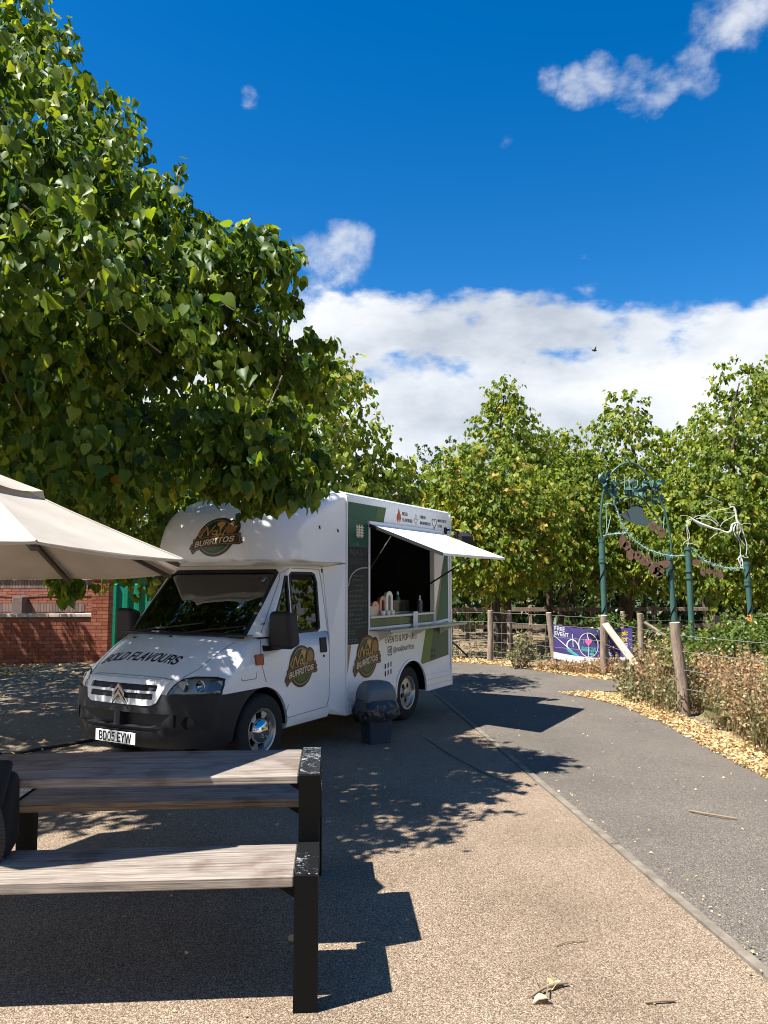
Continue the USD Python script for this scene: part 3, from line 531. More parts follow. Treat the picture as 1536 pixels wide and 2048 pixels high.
# long low timber rails of the animal pen further back
pen = thing("timber_rail_fence", "low rail fence with warm brown boards in the wood behind the van", "fence", (0, 0, 0))
for k, (x, y) in enumerate([(.6, 24), (2.6, 24.2), (4.6, 24.4), (6.6, 24.6), (8.6, 24.8), (10.6, 25)]): obj("post", cbox(x - .05, x + .05, y - .05, y + .05, -.1, 1.0, .01), M_post, pen)
for h in (.35, .88):
    for x in (.6, 2.6, 4.6, 6.6, 8.6): obj("rail", place(cbox(0, 2.0, -.02, .02, h - .06, h + .06, .006), (x, 23.94 + (x - .6) * .1, 0), (1, .1, 0), (-.1, 1, 0), (0, 0, 1)), M_post, pen)
# ------------------------------------------------------------------ the food van (u runs back from the bumper, v to the serving side, z up)
M_white = mat("white_paint", (.80, .80, .79), .26, .5, noise=1.1, col2=(.745, .745, .73), coat=.25)
M_shade_in = mat("shade_dark_lining", (.025, .025, .027), .6, .4)  # near-black stands in for the shade inside kitchen and cab
M_bump = mat("grey_plastic", (.017, .0185, .021), .55, .35, noise=18.0, col2=(.013, .014, .016), bump=(300, .1, .002))
M_black = mat("black_rubber", (.014, .014, .015), .6, .4)
M_dash = mat("dash_grey", (.06, .062, .065), .6, .4)
M_void = mat("wheel_arch_liner", (.006, .006, .006), .9, .1)
M_tyre = mat("tyre_rubber", (.018, .018, .019), .8, .3, noise=25.0, bump=(60, .2, .004))
M_silver = mat("wheel_silver", (.42, .42, .41), .28, .5, metal=.85)
M_chrome = mat("chrome", (.72, .72, .72), .08, .5, metal=1.0)
M_dchrome = mat("dark_chrome", (.30, .30, .31), .15, .5, metal=1.0)
M_seam = mat("panel_seam", (.17, .175, .18), .7, .3)
M_glass = glass_mat("window_glass", (.66, .72, .70), 0.0, 2.3)
M_glass2 = glass_mat("tinted_glass", (.38, .45, .44))
M_lens = glass_mat("lamp_lens", (.92, .94, .93))
M_reflect = mat("lamp_reflector", (.74, .74, .73), .4, .5, metal=.12)
M_amber = mat("amber_lens", (.30, .06, .02), .25, .5)
M_dgreen = mat("dark_green_vinyl", (.006, .062, .038), .3, .5)
M_dgreen2 = mat("forest_green_vinyl", (.018, .050, .028), .3, .5)
M_olive = mat("olive_vinyl", (.085, .135, .028), .35, .5)
M_moss = mat("moss_vinyl", (.045, .085, .03), .35, .5)
M_gold = mat("gold_vinyl", (.26, .17, .06), .35, .5)
M_cream = mat("cream_vinyl", (.72, .60, .40), .4, .5)
M_brown = mat("dark_brown_vinyl", (.035, .026, .014), .35, .5)
M_copper = mat("copper_vinyl", (.30, .13, .05), .35, .5)
M_orange = mat("orange_vinyl", (.55, .27, .08), .35, .5)
M_blk = mat("black_vinyl", (.012, .013, .014), .35, .5)
M_chalkboard = mat("chalkboard", (.014, .018, .017), .6, .4, noise=5.0, col2=(.02, .026, .024))
M_chalk = mat("chalk", (.33, .34, .33), .9, .2)
M_chalkdim = mat("faint_chalk", (.075, .085, .08), .9, .2)
M_red = mat("red_vinyl", (.42, .06, .025), .4, .5)
M_grey = mat("grey_vinyl", (.40, .40, .40), .4, .5)
M_alu = mat("brushed_aluminium", (.60, .61, .61), .32, .5, metal=.8)
M_counter = mat("olive_counter_panel", (.16, .165, .07), .4, .5, noise=2.0, col2=(.10, .105, .05), scale=(6, 6, 1))
M_plate = mat("number_plate_white", (.72, .72, .70), .4, .5)

HEAD = 29.3
VO = np.array([-2.331, 6.923, 0.0])
van = thing("food_truck", "white food van with open serving hatch, green menu panel and burrito logos", "food van", VO, rotz=90 - HEAD)
def vm(m):
    m = to_tm(cat_m(m) if isinstance(m, list) else m).copy(); m.vertices = m.vertices * np.array([1, -1, 1]); m.faces = m.faces[:, ::-1]; return m
def vp(name, m, material, parent=None, smooth=False, label=None, kind=None):
    if isinstance(m, list):                                                # several pieces: each a part of its own
        return [vp(name, q, material, parent, smooth, label, kind) for q in m][0]
    return obj(name, vm(m), material, parent or van, smooth=smooth, label=label, kind=kind)

class Skin:
    """the outside of a convex body, to lay seams, lettering and lamps on"""
    def __init__(s, m):
        s.e = ConvexHull(to_tm(m).vertices).equations
    def _solve(s, k, a, b, ia, ib, sign):
        e = s.e[s.e[:, k] * sign > 1e-6]
        val = -(e[:, 3][None] + np.outer(a, e[:, ia]) + np.outer(b, e[:, ib])) / e[:, k][None]
        return val.min(1) if sign > 0 else val.max(1)
    def top(s, u, v): return s._solve(2, np.atleast_1d(u), np.atleast_1d(v), 0, 1, 1)
    def front(s, v, z): return s._solve(0, np.atleast_1d(v), np.atleast_1d(z), 1, 2, -1)
    def side(s, u, z): return s._solve(1, np.atleast_1d(u), np.atleast_1d(z), 0, 2, 1)

def uf(v, k=.34): return k * np.abs(v / .9) ** 3.2
vs = np.linspace(-1, 1, 27)
# --- lower body of the cab
P = []
for z, du, hw in ((.27, .07, .82), (.33, .02, .87), (.45, -.01, .89), (.62, 0, .90), (.76, .025, .90), (.84, .065, .895), (.87, .10, .885)):
    for t in vs: P.append((du + uf(t * .9), t * hw, z))
for s in np.linspace(0, 1, 7):                                             # bonnet, crowned
    for t in vs:
        v = t * (.885 - .03 * s); P.append((.12 + s * .56 + uf(v) * (1 - .75 * s) + .10 * s * (v / .8) ** 2, v, .885 + s * .315 + .035 * math.sin(math.pi * s) - (.050 - .01 * s) * (abs(v) / .85) ** 4))
for u in (1.2, 2.0):
    for z, hw in ((.30, .87), (.36, .895), (.7, .90), (1.0, .897), (1.19, .875)): P += [(u, hw, z), (u, -hw, z)]
lower = hull(P); SK = Skin(lower)
cyl = lambda u, z, r, v0=-1.2, v1=1.2: mf.Manifold.cylinder(v1 - v0, r, r, 40).rotate((-90, 0, 0)).translate((u, v0, z))
arch_f = cyl(.87, .335, .395) + mf.Manifold.cube((.79, 2.4, .4)).translate((.475, -1.2, -.07))
body_low = lower - arch_f
ZB = .728
cab_w = body_low.trim_by_plane((0, 0, 1), ZB) + body_low.trim_by_plane((0, 0, -1), -ZB - .01).trim_by_plane((1, 0, 0), .9)
bump = lower.scale((1.0, 1.012, 1.0)).translate((-.018, 0, -.004)).trim_by_plane((0, 0, -1), -ZB).trim_by_plane((-1, 0, 0), -.9) - arch_f
# the mouth of the bumper, the plate recess, the lamps' holes
mouth = mf.Manifold.cube((.25, .58, .115)).translate((-.2, -.62, .455)) + mf.Manifold.cube((.25, .58, .115)).translate((-.2, .03, .455))
lowslot = mf.Manifold.cube((.14, 1.0, .035)).translate((-.12, -.50, .415)) + cyl(0, 0, .055, -.1, .1).rotate((0, 0, 90)).translate((.03, .70, .50)) + cyl(0, 0, .055, -.1, .1).rotate((0, 0, 90)).translate((.03, -.70, .50))
vp("bumper", bump - mouth - lowslot, M_bump, smooth=30)
vp("bumper_intake", [box(.06, .08, -.6, -.05, .46, .565), box(.06, .08, .04, .6, .46, .565)], M_void)
vp("fog_lamp", lathe([(0, 0), (.045, 0), (.045, .02), (0, .03)], 16).apply_transform(trimesh.transformations.rotation_matrix(-math.pi / 2, (0, 1, 0))).apply_translation((.16, .70, .5)), M_black)
# the grille opening and the lamp openings are cut from the white nose
def front_cut(poly, depth=.16): return mf.Manifold(_mesh(place(ext(poly, 1.0), (-.3, 0, 0), (0, 1, 0), (0, 0, 1), (1, 0, 0))))
def _mesh(m): return mf.Mesh(np.asarray(m.vertices, np.float32), np.asarray(m.faces, np.uint32))
def side_cut(poly, v0, v1):
    m = place(ext(poly, v1 - v0), (0, v0, 0), (1, 0, 0), (0, 0, 1), (0, 1, 0)); m.merge_vertices()
    return mf.Manifold(_mesh(m))
def fcut(poly, u0, u1):
    m = place(ext(poly, u1 - u0), (u0, 0, 0), (0, 1, 0), (0, 0, 1), (1, 0, 0)); m.merge_vertices()
    return mf.Manifold(_mesh(m))
hl_r = Polygon([(.50, .732), (.535, .80), (.585, .852), (.66, .868), (.80, .862), (.858, .845), (.868, .80), (.868, .738), (.75, .730)])
hl_l = affinity.scale(hl_r, -1, 1, origin=(0, 0))
lamp_cut = fcut(hl_r.buffer(.008), -.3, .62) + fcut(hl_l.buffer(.008), -.3, .62)
lamp_floor = lower.translate((.07, 0, 0)).scale((1, .93, .995))
shell_out = lower - lamp_floor
cab_w = cab_w - (lamp_cut ^ shell_out)
flap = xbox(.56, .845, .74, 1.0)
vp("cab_body", cab_w, M_white, smooth=32)
for poly in (hl_r, hl_l):
    cut = fcut(poly, -.3, .62)
    lens = (lower - lower.translate((.006, 0, 0)).scale((1, .996, 1))) ^ cut
    h = vp("headlight", (lamp_floor.translate((-.012, 0, 0)) - lamp_floor.translate((.02, 0, 0))) ^ fcut(poly.buffer(.006), -.3, .62), M_reflect, smooth=25)
    s = 1 if poly is hl_r else -1
    vp("lens", lens, M_lens, h, smooth=30)
    for vv, rr in ((.60, .042), (.715, .046)):
        u0 = float(SK.front(s * vv, .795)[0]) + .065
        m = lathe([(rr * .25, .0), (rr * .7, .012), (rr, .035), (rr + .004, .035), (rr * .7, .005), (rr * .25, -.006)], 20); m.apply_transform(trimesh.transformations.rotation_matrix(-math.pi / 2, (0, 1, 0)))
        m.apply_translation((u0, s * vv, .795)); vp("bowl", m, M_chrome, h, smooth=30)
    uu = float(SK.front(s * .80, .79)[0])
    vp("indicator_lens", (lower.translate((.012, 0, 0)).scale((1, .992, .998)) - lower.translate((.02, 0, 0)).scale((1, .985, .99))) ^ fcut(affinity.scale(xbox(.775, .858, .745, .85), s, 1, origin=(0, 0)), -.3, .62), mat(f"indicator_{'r' if s > 0 else 'l'}", (.22, .18, .15), .2, .5), h)
    ring_p = poly.buffer(.011).difference(poly.buffer(.001))
    vp("surround", (lower.translate((-.003, 0, 0)).scale((1, 1.003, 1)) - lower.translate((.01, 0, 0)).scale((1, .99, 1))) ^ fcut(ring_p, -.3, .62), M_black, h)
# grille: a white frame with two dark slots and the double chevron
gp = Polygon([(-.47, .842), (.47, .842), (.47, .80), (.415, .672), (.36, .648), (-.36, .648), (-.415, .672), (-.47, .80)]).buffer(.012)
slot1 = xbox(-.40, .40, .765, .800).buffer(.008); slot2 = xbox(-.375, .375, .695, .728).buffer(.008)
gb = lower.translate((-.030, 0, 0)) - lower.translate((.02, 0, 0))
gr = vp("grille", gb ^ fcut(gp.difference(slot1).difference(slot2), -.3, .3), M_white, smooth=25)
vp("grille_slot", (lower.translate((-.004, 0, 0)) - lower.translate((.012, 0, 0))) ^ fcut(slot1.union(slot2), -.3, .3), M_black, gr)
for k, z0 in enumerate((.690, .632)):
    c = Polygon([(-.078, z0), (0, z0 + .088), (.078, z0), (.078, z0 + .040), (0, z0 + .128), (-.078, z0 + .040)])
    c = Polygon([(-.078, z0 - .012), (0, z0 + .075), (.078, z0 - .012), (.078, z0 + .030), (0, z0 + .117), (-.078, z0 + .030)])
    m = ext(c.buffer(-.003), .018); vp("chevron", place(m, (-.034, 0.03, .012), (0, 1, 0), (0, 0, 1), (-1, 0, 0)), M_dchrome, gr)
# number plate
npl = vp("number_plate", place(cbox(-.245, .245, -.05, .05, 0, .008, .002), (-.036, 0, .352), (0, 1, 0), (0, 0, 1), (-1, 0, 0)), M_plate)
tx = meshkit.text_mesh("BD05 EYW", .076, .002, bold=True); tx.vertices[:, 0] -= tx.bounds.mean(0)[0]; tx.vertices[:, 0] *= .40 / (tx.bounds[1, 0] - tx.bounds[0, 0]); tx.vertices[:, 1] -= tx.bounds.mean(0)[1]
vp("plate_lettering", [place(tx, (-.0442, 0, .352), (0, 1, 0), (0, 0, 1), (-1, 0, 0)), place(cbox(-.09, .07, -.041, -.036, 0, .002, .0005), (-.0442, 0, .352), (0, 1, 0), (0, 0, 1), (-1, 0, 0))], M_black, npl)
# seams and small things on the nose
def seam(pts3, r=.0032, name="seam", m=None): vp(name, tube(pts3, r, 5), m or M_seam)
def on_top(uv, n=14, off=.001):
    q = np.array([np.array(uv[i]) + (np.array(uv[i + 1]) - np.array(uv[i])) * s for i in range(len(uv) - 1) for s in np.linspace(0, 1, n, endpoint=False)] + [uv[-1]])
    return np.column_stack([q, SK.top(q[:, 0], q[:, 1]) + off])
def on_side(uz, n=10, off=.001, sk=None):
    q = np.array([np.array(uz[i]) + (np.array(uz[i + 1]) - np.array(uz[i])) * s for i in range(len(uz) - 1) for s in np.linspace(0, 1, n, endpoint=False)] + [uz[-1]])
    return np.column_stack([q[:, 0], (sk or SK).side(q[:, 0], q[:, 1]) + off, q[:, 1]])
for s in (1, -1):
    seam(on_top([(.70, s * .70), (.30, s * .63), (.135, s * .545)]), name="bonnet_seam")
seam(on_top([(.128, -.50), (.10, -.25), (.098, 0), (.10, .25), (.128, .50)]), name="bonnet_seam")
for v in (-.50, -.02): vp("washer_jet", cbox(.60, .63, v - .014, v + .014, float(SK.top(.615, v)[0]) - .004, float(SK.top(.615, v)[0]) + .012, .003), M_black)
def lay(mesh, mode, sk, off):
    """drops a flat mesh (x across, y up, z thickness) on to the body"""
    m = to_tm(mesh).copy()
    if mode != "side": m = m.subdivide_to_size(.035)
    x, y, z = m.vertices.T
    if mode == "top": m.vertices = np.column_stack([y, x, sk.top(y, x) + off + z])
    if mode == "side": m.vertices = np.column_stack([x, sk.side(x, y) + off + z, y])
    if mode == "front": m.vertices = np.column_stack([sk.front(x, y) - off - z, x, y])
    m.fix_normals(); return m
def text(t, h, width=None, bold=False, slant=0.0, depth=.0015):
    m = meshkit.text_mesh(t, h, depth, bold); m.vertices[:, 0] -= m.bounds[0, 0]
    if width: m.vertices[:, 0] *= width / (m.bounds[1, 0])
    if slant: m.vertices[:, 0] += slant * m.vertices[:, 1]
    return m
tx = text("BOLD FLAVOURS", .095, .95, True, .28); tx.vertices += (-.555, .25, 0)
vp("bonnet_lettering", lay(tx, "top", SK, .002), M_blk)
# --- windscreen and cab roof
P = []
for t in vs:
    v = t * .76
    P += [(.66 + .13 * (v / .76) ** 2, v, 1.185), (1.355 + .07 * (v / .76) ** 2, t * .745, 1.83), (.985 + .10 * (v / .76) ** 2, t * .758, 1.515), (1.45 + .05 * (v / .76) ** 2, t * .74, 1.88)]
for u in (.90, 2.02): P += [(u, .872, 1.185), (u, -.872, 1.185)]
for u in (1.42, 2.02): P += [(u, .795, 1.84), (u, -.795, 1.84), (u, .77, 1.885), (u, -.77, 1.885)]
green = hull(P); SG = Skin(green)
inner = green.scale((1, .94, 1)).translate((.045, 0, -.045)).trim_by_plane((-1, 0, 0), -1.97).trim_by_plane((0, 0, 1), 1.19)
ws = Polygon([(-.735, 1.20), (.735, 1.20), (.728, 1.50), (.705, 1.785), (.66, 1.812), (-.66, 1.812), (-.705, 1.785), (-.728, 1.50)])
win_main = Polygon([(1.385, 1.20), (1.80, 1.20), (1.845, 1.23), (1.862, 1.70), (1.835, 1.775), (1.79, 1.793), (1.43, 1.793), (1.392, 1.765)])
win_q = Polygon([(1.00, 1.20), (1.345, 1.20), (1.355, 1.755), (1.335, 1.755)])
ws_cut = fcut(ws, .3, 1.43) ; 
sidecuts = side_cut(win_main, -1.1, 1.1) + side_cut(win_q, -1.1, 1.1)
front_keep = mf.Manifold.cube((1.2, 1.53, 1.2)).translate((.3, -.765, 1.0))
sc = sidecuts - mf.Manifold.cube((3, 1.44, 2)).translate((0, -.72, 1.0))
liner = green.scale((1, .955, 1)).translate((.034, 0, -.034)).trim_by_plane((-1, 0, 0), -1.975).trim_by_plane((0, 0, 1), 1.188)
vp("cab_roof", green - liner - ws_cut - sc, M_white, smooth=28)
vp("cab_lining", liner - inner - ws_cut - sc, M_shade_in)
layer = lambda a, b: green.scale((1, 1 - a * .8, 1)).translate((a, 0, -a)) - green.scale((1, 1 - b * .8, 1)).translate((b, 0, -b))
vp("windscreen", layer(.004, .012) ^ ws_cut, M_glass, smooth=25)
for s in (1, -1):
    half = mf.Manifold.cube((4, 2, 4)).translate((-1, 0 if s > 0 else -2, 0))
    vp("side_window", layer(.02, .028) ^ side_cut(win_main, -1.1, 1.1) ^ half, M_glass2, label=None, smooth=25)
    vp("quarter_window", layer(.02, .028) ^ side_cut(win_q, -1.1, 1.1) ^ half, M_glass2, smooth=25)
rub = (green.translate((-.003, 0, .002)) - green.translate((.02, 0, -.01))) ^ fcut(ws.buffer(.018).difference(ws.buffer(-.02)), .3, 1.43)
vp("windscreen_rubber", rub, M_black)
rub2 = layer(-.002, .03) ^ (side_cut(win_main.buffer(.012).difference(win_main.buffer(-.014)), .5, 1.1) + side_cut(win_q.buffer(.010).difference(win_q.buffer(-.012)), .5, 1.1))
vp("window_rubber", rub2, M_black)
# cabin: dash, wheel, seats
vp("dashboard", [to_tm(balls([(.86, -.66, 1.17), (.86, .66, 1.17), (1.10, -.68, 1.20), (1.10, .68, 1.20)], .05)), cbox(.72, 1.96, -.80, .80, 1.196, 1.204, .002)], M_dash, smooth=30)
for v in (-.42, .42):
    vp("seat", to_tm(balls([(1.55, v - .2, 1.2), (1.55, v + .2, 1.2), (1.68, v - .17, 1.52), (1.68, v + .17, 1.52), (1.70, v - .10, 1.68), (1.70, v + .10, 1.68)], .06)), M_bump, smooth=30)
sw = trimesh.creation.torus(.19, .016, 24, 8); sw.apply_transform(trimesh.transformations.rotation_matrix(math.radians(-55), (0, 1, 0))); sw.apply_translation((1.20, -.42, 1.30))
vp("steering_wheel", sw, M_black, smooth=True)
vp("cabin_bulkhead", box(1.97, 1.99, -.80, .80, 1.2, 1.84), M_void)
vp("dash_papers", [cbox(.82, .98, .05, .30, 1.222, 1.226, .001), cbox(.86, .99, -.35, -.18, 1.222, 1.226, .001)], M_plate)
vp("window_sticker", place(cbox(-.035, .035, -.035, .035, 0, .001, .0003), (float(SG.front(.58, 1.73)[0]) + .012, .58, 1.73), (0, 1, 0), unit(np.array([.72, 0, .64])), unit(np.array([-.64, 0, .72]))), mat("sticker_blue", (.35, .50, .52), .5))
for v0, v1, z1 in ((-.62, -.02, 1.32), (.06, .60, 1.36)):
    a = np.array([float(SG.front(v0, 1.205)[0]) - .012, v0, 1.205]); b = np.array([float(SG.front(v1, 1.275)[0]) - .016, v1, 1.275])
    w_ = vp("wiper", tube([a, (a + b) / 2 + [-.012, 0, .008], b], [.011, .008, .006], 6), M_black)
    c0, c1 = b + np.array([.0, -.30, -.035]), b + np.array([-.0, .24, .03])
    c0[0] = float(SG.front(c0[1], c0[2])[0]) - .008; c1[0] = float(SG.front(c1[1], c1[2])[0]) - .008
    vp("blade", tube([c0, b, c1], .006, 5), M_black, w_)
vp("scuttle", tube([(float(SG.front(v, 1.192)[0]) - .004, v, 1.192) for v in np.linspace(-.74, .74, 20)], .018, 6), M_black, smooth=True)
# --- door lines, handle, flap, indicator, mirrors
seam(on_side([(.885, 1.18), (.85, 1.07), (.865, .90), (.92, .77)], sk=SK)); 
seam(on_side([(1.275, .52), (1.22, .42), (1.285, .395), (1.94, .41), (1.985, .50), (1.985, 1.17)], sk=SK))
seam(on_side([(1.985, 1.2), (1.95, 1.70), (1.93, 1.835), (1.40, 1.838), (1.325, 1.79), (.90, 1.22)], sk=SG))
vp("door_handle", lay(ext(xbox(1.825, 1.915, .985, 1.115).buffer(.012), .014), "side", SK, 0), M_black)
vp("door_lock", lay(ext(Point(1.88, .935).buffer(.014), .006), "side", SK, 0), M_black)
fl = xbox(.585, .755, .835, 1.0).buffer(.02); vp("fuel_flap", lay(ext(fl.difference(fl.buffer(-.006)), .003), "side", SK, 0), M_seam)
vp("side_indicator", lay(ext(xbox(.775, .845, .95, 1.02).buffer(.012), .022), "side", SK, 0), M_amber, smooth=20)
vp("indicator_base", lay(ext(xbox(.84, .862, .945, 1.025).buffer(.01), .016), "side", SK, 0), M_black)
for s in (1, -1):
    mb = balls([(.985, s * .93, 1.12), (.985, s * 1.12, 1.12), (.965, s * .95, 1.38), (.965, s * 1.10, 1.38), (1.06, s * .95, 1.13), (1.06, s * 1.12, 1.14), (1.04, s * .96, 1.36), (1.04, s * 1.10, 1.36)], .045, 14)
    w_ = vp("door_mirror", mb, M_black, smooth=40)
    vp("mirror_arm", to_tm(balls([(1.02, s * .84, 1.10), (1.02, s * .84, 1.19), (1.00, s * .97, 1.14), (1.00, s * .97, 1.20)], .03)), M_black, w_, smooth=30)
    vp("mirror_glass", cbox(1.106, 1.110, s * .95, s * 1.11, 1.12, 1.38, .001), M_chrome, w_)
    tri = Polygon([(.90, 1.06), (1.16, 1.06), (1.16, 1.10), (1.08, 1.36), (.93, 1.22)])
    if s > 0: vp("mirror_base", lay(ext(Polygon([(.90, 1.07), (1.12, 1.07), (1.10, 1.17), (.90, 1.17)]).buffer(.015), .02), "side", SK, 0), M_black, w_)
# --- overcab: a big rounded hood above the cab
P = []
prof = [(1.90, .03), (1.93, 0), (2.05, .005), (2.18, .03), (2.30, .085), (2.40, .16), (2.48, .25), (2.545, .36), (2.60, .52), (2.64, .72), (2.67, .95), (2.70, 1.28)]
for z, du in prof:
    k = (z - 1.9) / .8
    for t in vs:
        hw = .945 - .02 * (z < 1.92) - .16 * max(0, (z - 2.25) / .4) ** 2 * max(0, 1 - du / 1.25)
        P.append((.955 + du + (.42 + .15 * k) * abs(t) ** 3.6 * max(0., 1 - du / 1.25), t * hw, z - .09 * abs(t) ** 6 * (k > .75)))
for sg in (-1, 1): P += [(2.23, sg * .945, 1.91), (2.23, sg * .945, 2.3), (2.23, sg * .945, 2.60), (2.23, sg * .90, 2.685), (1.75, sg * .945, 1.91), (1.75, sg * .945, 2.3)]
over = hull(P); SO = Skin(over)
vp("overcab", over, M_white, smooth=30)
P = []
for v in (-.90, .90): P += [(1.10 + .25, v, 1.905), (2.2, v, 1.905)]
P += [(1.0 + .05 * abs(v) ** 2, v, 1.905) for v in np.linspace(-.7, .7, 9)]
P += [(p[0] + .07, p[1] * .93, 1.865) for p in P]
vp("overcab_lip", hull(P), M_white, smooth=25)
for u, z in ((1.70, 2.265), (2.05, 2.25)): vp("marker_bracket", lay(ext(LineString([(u, z + .012), (u + .012, z + .008), (u + .008, z - .008), (u + .02, z - .012)]).buffer(.004), .012), "side", SO, 0), M_black)
# --- the box with its serving hatch
U0, U1, ZT = 2.23, 4.97, 2.70
zb = lambda u: .275 + (u - U0) / (U1 - U0) * .05
opening = xbox(2.725, 4.415, 1.185, 2.345)
P = []
for u in (U0, U1):
    for s in (1, -1): P += [(u, s * .95, zb(u)), (u, s * .95, ZT - .07), (u, s * .935, ZT - .03), (u, s * .90, ZT - .008), (u, s * .86, ZT)]
outer = hull(P)
cavity = mf.Manifold.cube((2.60, 1.80, 1.98)).translate((2.30, -.90, .66))
ap = [(.40 * math.cos(a), .40 * math.sin(a)) for a in np.linspace(0, math.pi, 24)]
arch_poly = Polygon([(3.76 - .40, 0), (3.76 - .40, .36)] + [(3.76 + x, .36 + y * .92) for x, y in ap[::-1]] + [(3.76 + .40, 0)]).buffer(0)
arch_r = side_cut(arch_poly, .45, 1.2) + side_cut(arch_poly, -1.2, -.45)
vp("box_body", outer - cavity - side_cut(opening, .5, 1.2) - arch_r, M_white, smooth=25)
vp("cab_side_fairing", [hull([(1.995, s * .86, .33), (1.995, s * .897, .38), (1.995, s * .895, 1.1), (1.995, s * .80, 1.86), (U0 + .01, s * .948, .278), (U0 + .01, s * .948, 1.9), (U0 + .01, s * .5, .278), (U0 + .01, s * .5, 1.9), (1.995, s * .5, .33), (1.995, s * .5, 1.86)]) for s in (1, -1)], M_white)
vp("interior", [box(2.305, 4.895, -.895, -.875, .67, 2.62), box(2.305, 2.325, -.87, .86, .67, 2.62), box(4.875, 4.895, -.87, .86, .67, 2.62), box(2.33, 4.87, -.87, .86, 2.60, 2.62), box(2.33, 4.87, -.87, .86, .67, .69)], M_shade_in, label="kitchen interior with its shade painted in as near-black")
arch_in = arch_poly.buffer(-.006)
vp("arch_liner", [side_cut(arch_poly.difference(arch_poly.buffer(-.012)).intersection(xbox(3, 4.6, .325, 1)), a, b) for a, b in ((.46, .945), (-.945, -.46))], M_void)
fp = unary_union([Point(.87, .335).buffer(.394, quad_segs=14), xbox(.476, 1.264, -.07, .33)])
vp("arch_liner", [side_cut(fp.difference(fp.buffer(-.012)).intersection(xbox(0, 2, .34, 1)), a, b) for a, b in ((.46, .87), (-.87, -.46))], M_void)
vp("wheel_well", [box(3.3, 4.22, s * .44, s * .46, .1, .75) for s in (1, -1)] + [box(.40, 1.3, -.5, .5, .2, .7), box(1.2, 4.9, -.75, .75, .30, .40)], M_void)
Wn = .95
def dec(name, poly, m, off=.0015, parent=None, th=.0015):
    return vp(name, place(ext(poly, th), (0, Wn + off, 0), (1, 0, 0), (0, 0, 1), (0, 1, 0)), m, parent)
def dtext(name, t, u, z, h, w, m, bold=False, off=.0015, slant=0, parent=None, rise=0):
    x = text(t, h, w, bold, slant); x.vertices[:, 1] += rise * x.vertices[:, 0]
    return vp(name, place(x, (u, Wn + off, z), (1, 0, 0), (0, 0, 1), (0, 1, 0)), m, parent)
# skirt boards and edge trims
for k in range(3):
    z0, z1 = .305 + k * .072, .305 + k * .072 + .062
    p = xbox(U0 + .03, U1 - .05, z0, z1).difference(arch_poly.buffer(.03))
    for g in getattr(p, "geoms", [p]): dec("skirt_board", g, M_white, 0, th=.014)
vp("corner_trim", [cbox(U1 - .035, U1 + .012, .925, .962, .30, ZT - .06, .004), cbox(U0 - .004, U0 + .02, .93, .958, .28, ZT - .05, .004)], M_white)
dec("arch_trim", arch_poly.buffer(.028).difference(arch_poly).intersection(xbox(3, 4.6, .31, 1)), M_white, 0, th=.018)
# vinyl graphics
dec("green_header", Polygon([(2.262, 2.585), (3.115, 2.585), (3.045, 2.385), (2.262, 2.385)]), M_dgreen)
dec("green_header_light", Polygon([(2.90, 2.585), (3.115, 2.585), (3.045, 2.385), (2.845, 2.385)]), M_moss, .0035)
mb_ = dec("menu_board", xbox(2.262, 2.695, 1.02, 2.384), M_chalkboard)
dec("menu_header", xbox(2.262, 2.695, 2.09, 2.384), M_dgreen, .0035, mb_)
# woven cream emblem on the menu header
em = [LineString([(2.45 + .028 * i, 2.205), (2.45 + .028 * i + (.012 if i % 2 else -.008), 2.335)]).buffer(.008) for i in range(5)] + [LineString([(2.43, 2.225 + .03 * j), (2.585, 2.225 + .03 * j)]).buffer(.0065) for j in range(4)]
dec("menu_emblem", unary_union(em), M_cream, .0055, mb_)
dtext("menu_title", "NAIJ", 2.30, 2.000, .065, .34, M_chalkdim, True, .0035, parent=mb_)
dtext("menu_title", "BURRITO", 2.285, 1.900, .062, .38, M_chalkdim, True, .0035, parent=mb_)
dec("chalk_arc", LineString([(2.675, 1.865), (2.56, 1.86), (2.44, 1.835), (2.35, 1.79), (2.30, 1.735), (2.272, 1.66)]).buffer(.008), M_chalk, .0035, mb_)
rs = np.random.RandomState(3); chalk = []
for k, (z, a, b) in enumerate([(1.77, 2.40, 2.62), (1.725, 2.36, 2.57), (1.665, 2.42, 2.60), (1.605, 2.31, 2.60), (1.548, 2.29, 2.55), (1.49, 2.31, 2.66), (1.442, 2.30, 2.66), (1.395, 2.29, 2.56), (1.355, 2.29, 2.38), (1.335, 2.30, 2.63), (1.29, 2.31, 2.58), (1.25, 2.28, 2.67), (1.205, 2.42, 2.67), (1.165, 2.28, 2.41), (1.135, 2.28, 2.41), (1.075, 2.28, 2.46), (1.05, 2.28, 2.47)]):
    x = a
    while x < b:
        w = rs.uniform(.025, .07); q = np.arange(x, min(x + w, b), .008)
        if len(q) > 2: chalk.append(LineString(np.column_stack([q, z + rs.uniform(-.009, .010, len(q))])).buffer(.0028, quad_segs=1))
        x += w + .016
dec("chalk_writing", unary_union(chalk), mat("menu_chalk", (.16, .17, .165), .9, .2), .0035, mb_)
dec("gold_stripe", Polygon([(2.262, 1.015), (2.335, 1.015), (2.262, .72)]), M_gold)
dec("gold_wedge", Polygon([(4.415, 1.17), (4.50, 1.185), (4.775, 2.10), (4.735, 2.02), (4.58, 1.62)]), M_gold)
dec("dark_green_wedge", Polygon([(4.50, 1.19), (4.875, 1.21), (4.875, 2.20), (4.775, 2.12)]), M_dgreen)
dec("olive_wedge", Polygon([(4.02, .655), (4.20, 1.14), (4.43, 1.155), (4.27, .672)]), M_olive)
dec("forest_panel", Polygon([(4.27, .672), (4.43, 1.155), (4.875, 1.175), (4.875, .715)]), M_dgreen2)
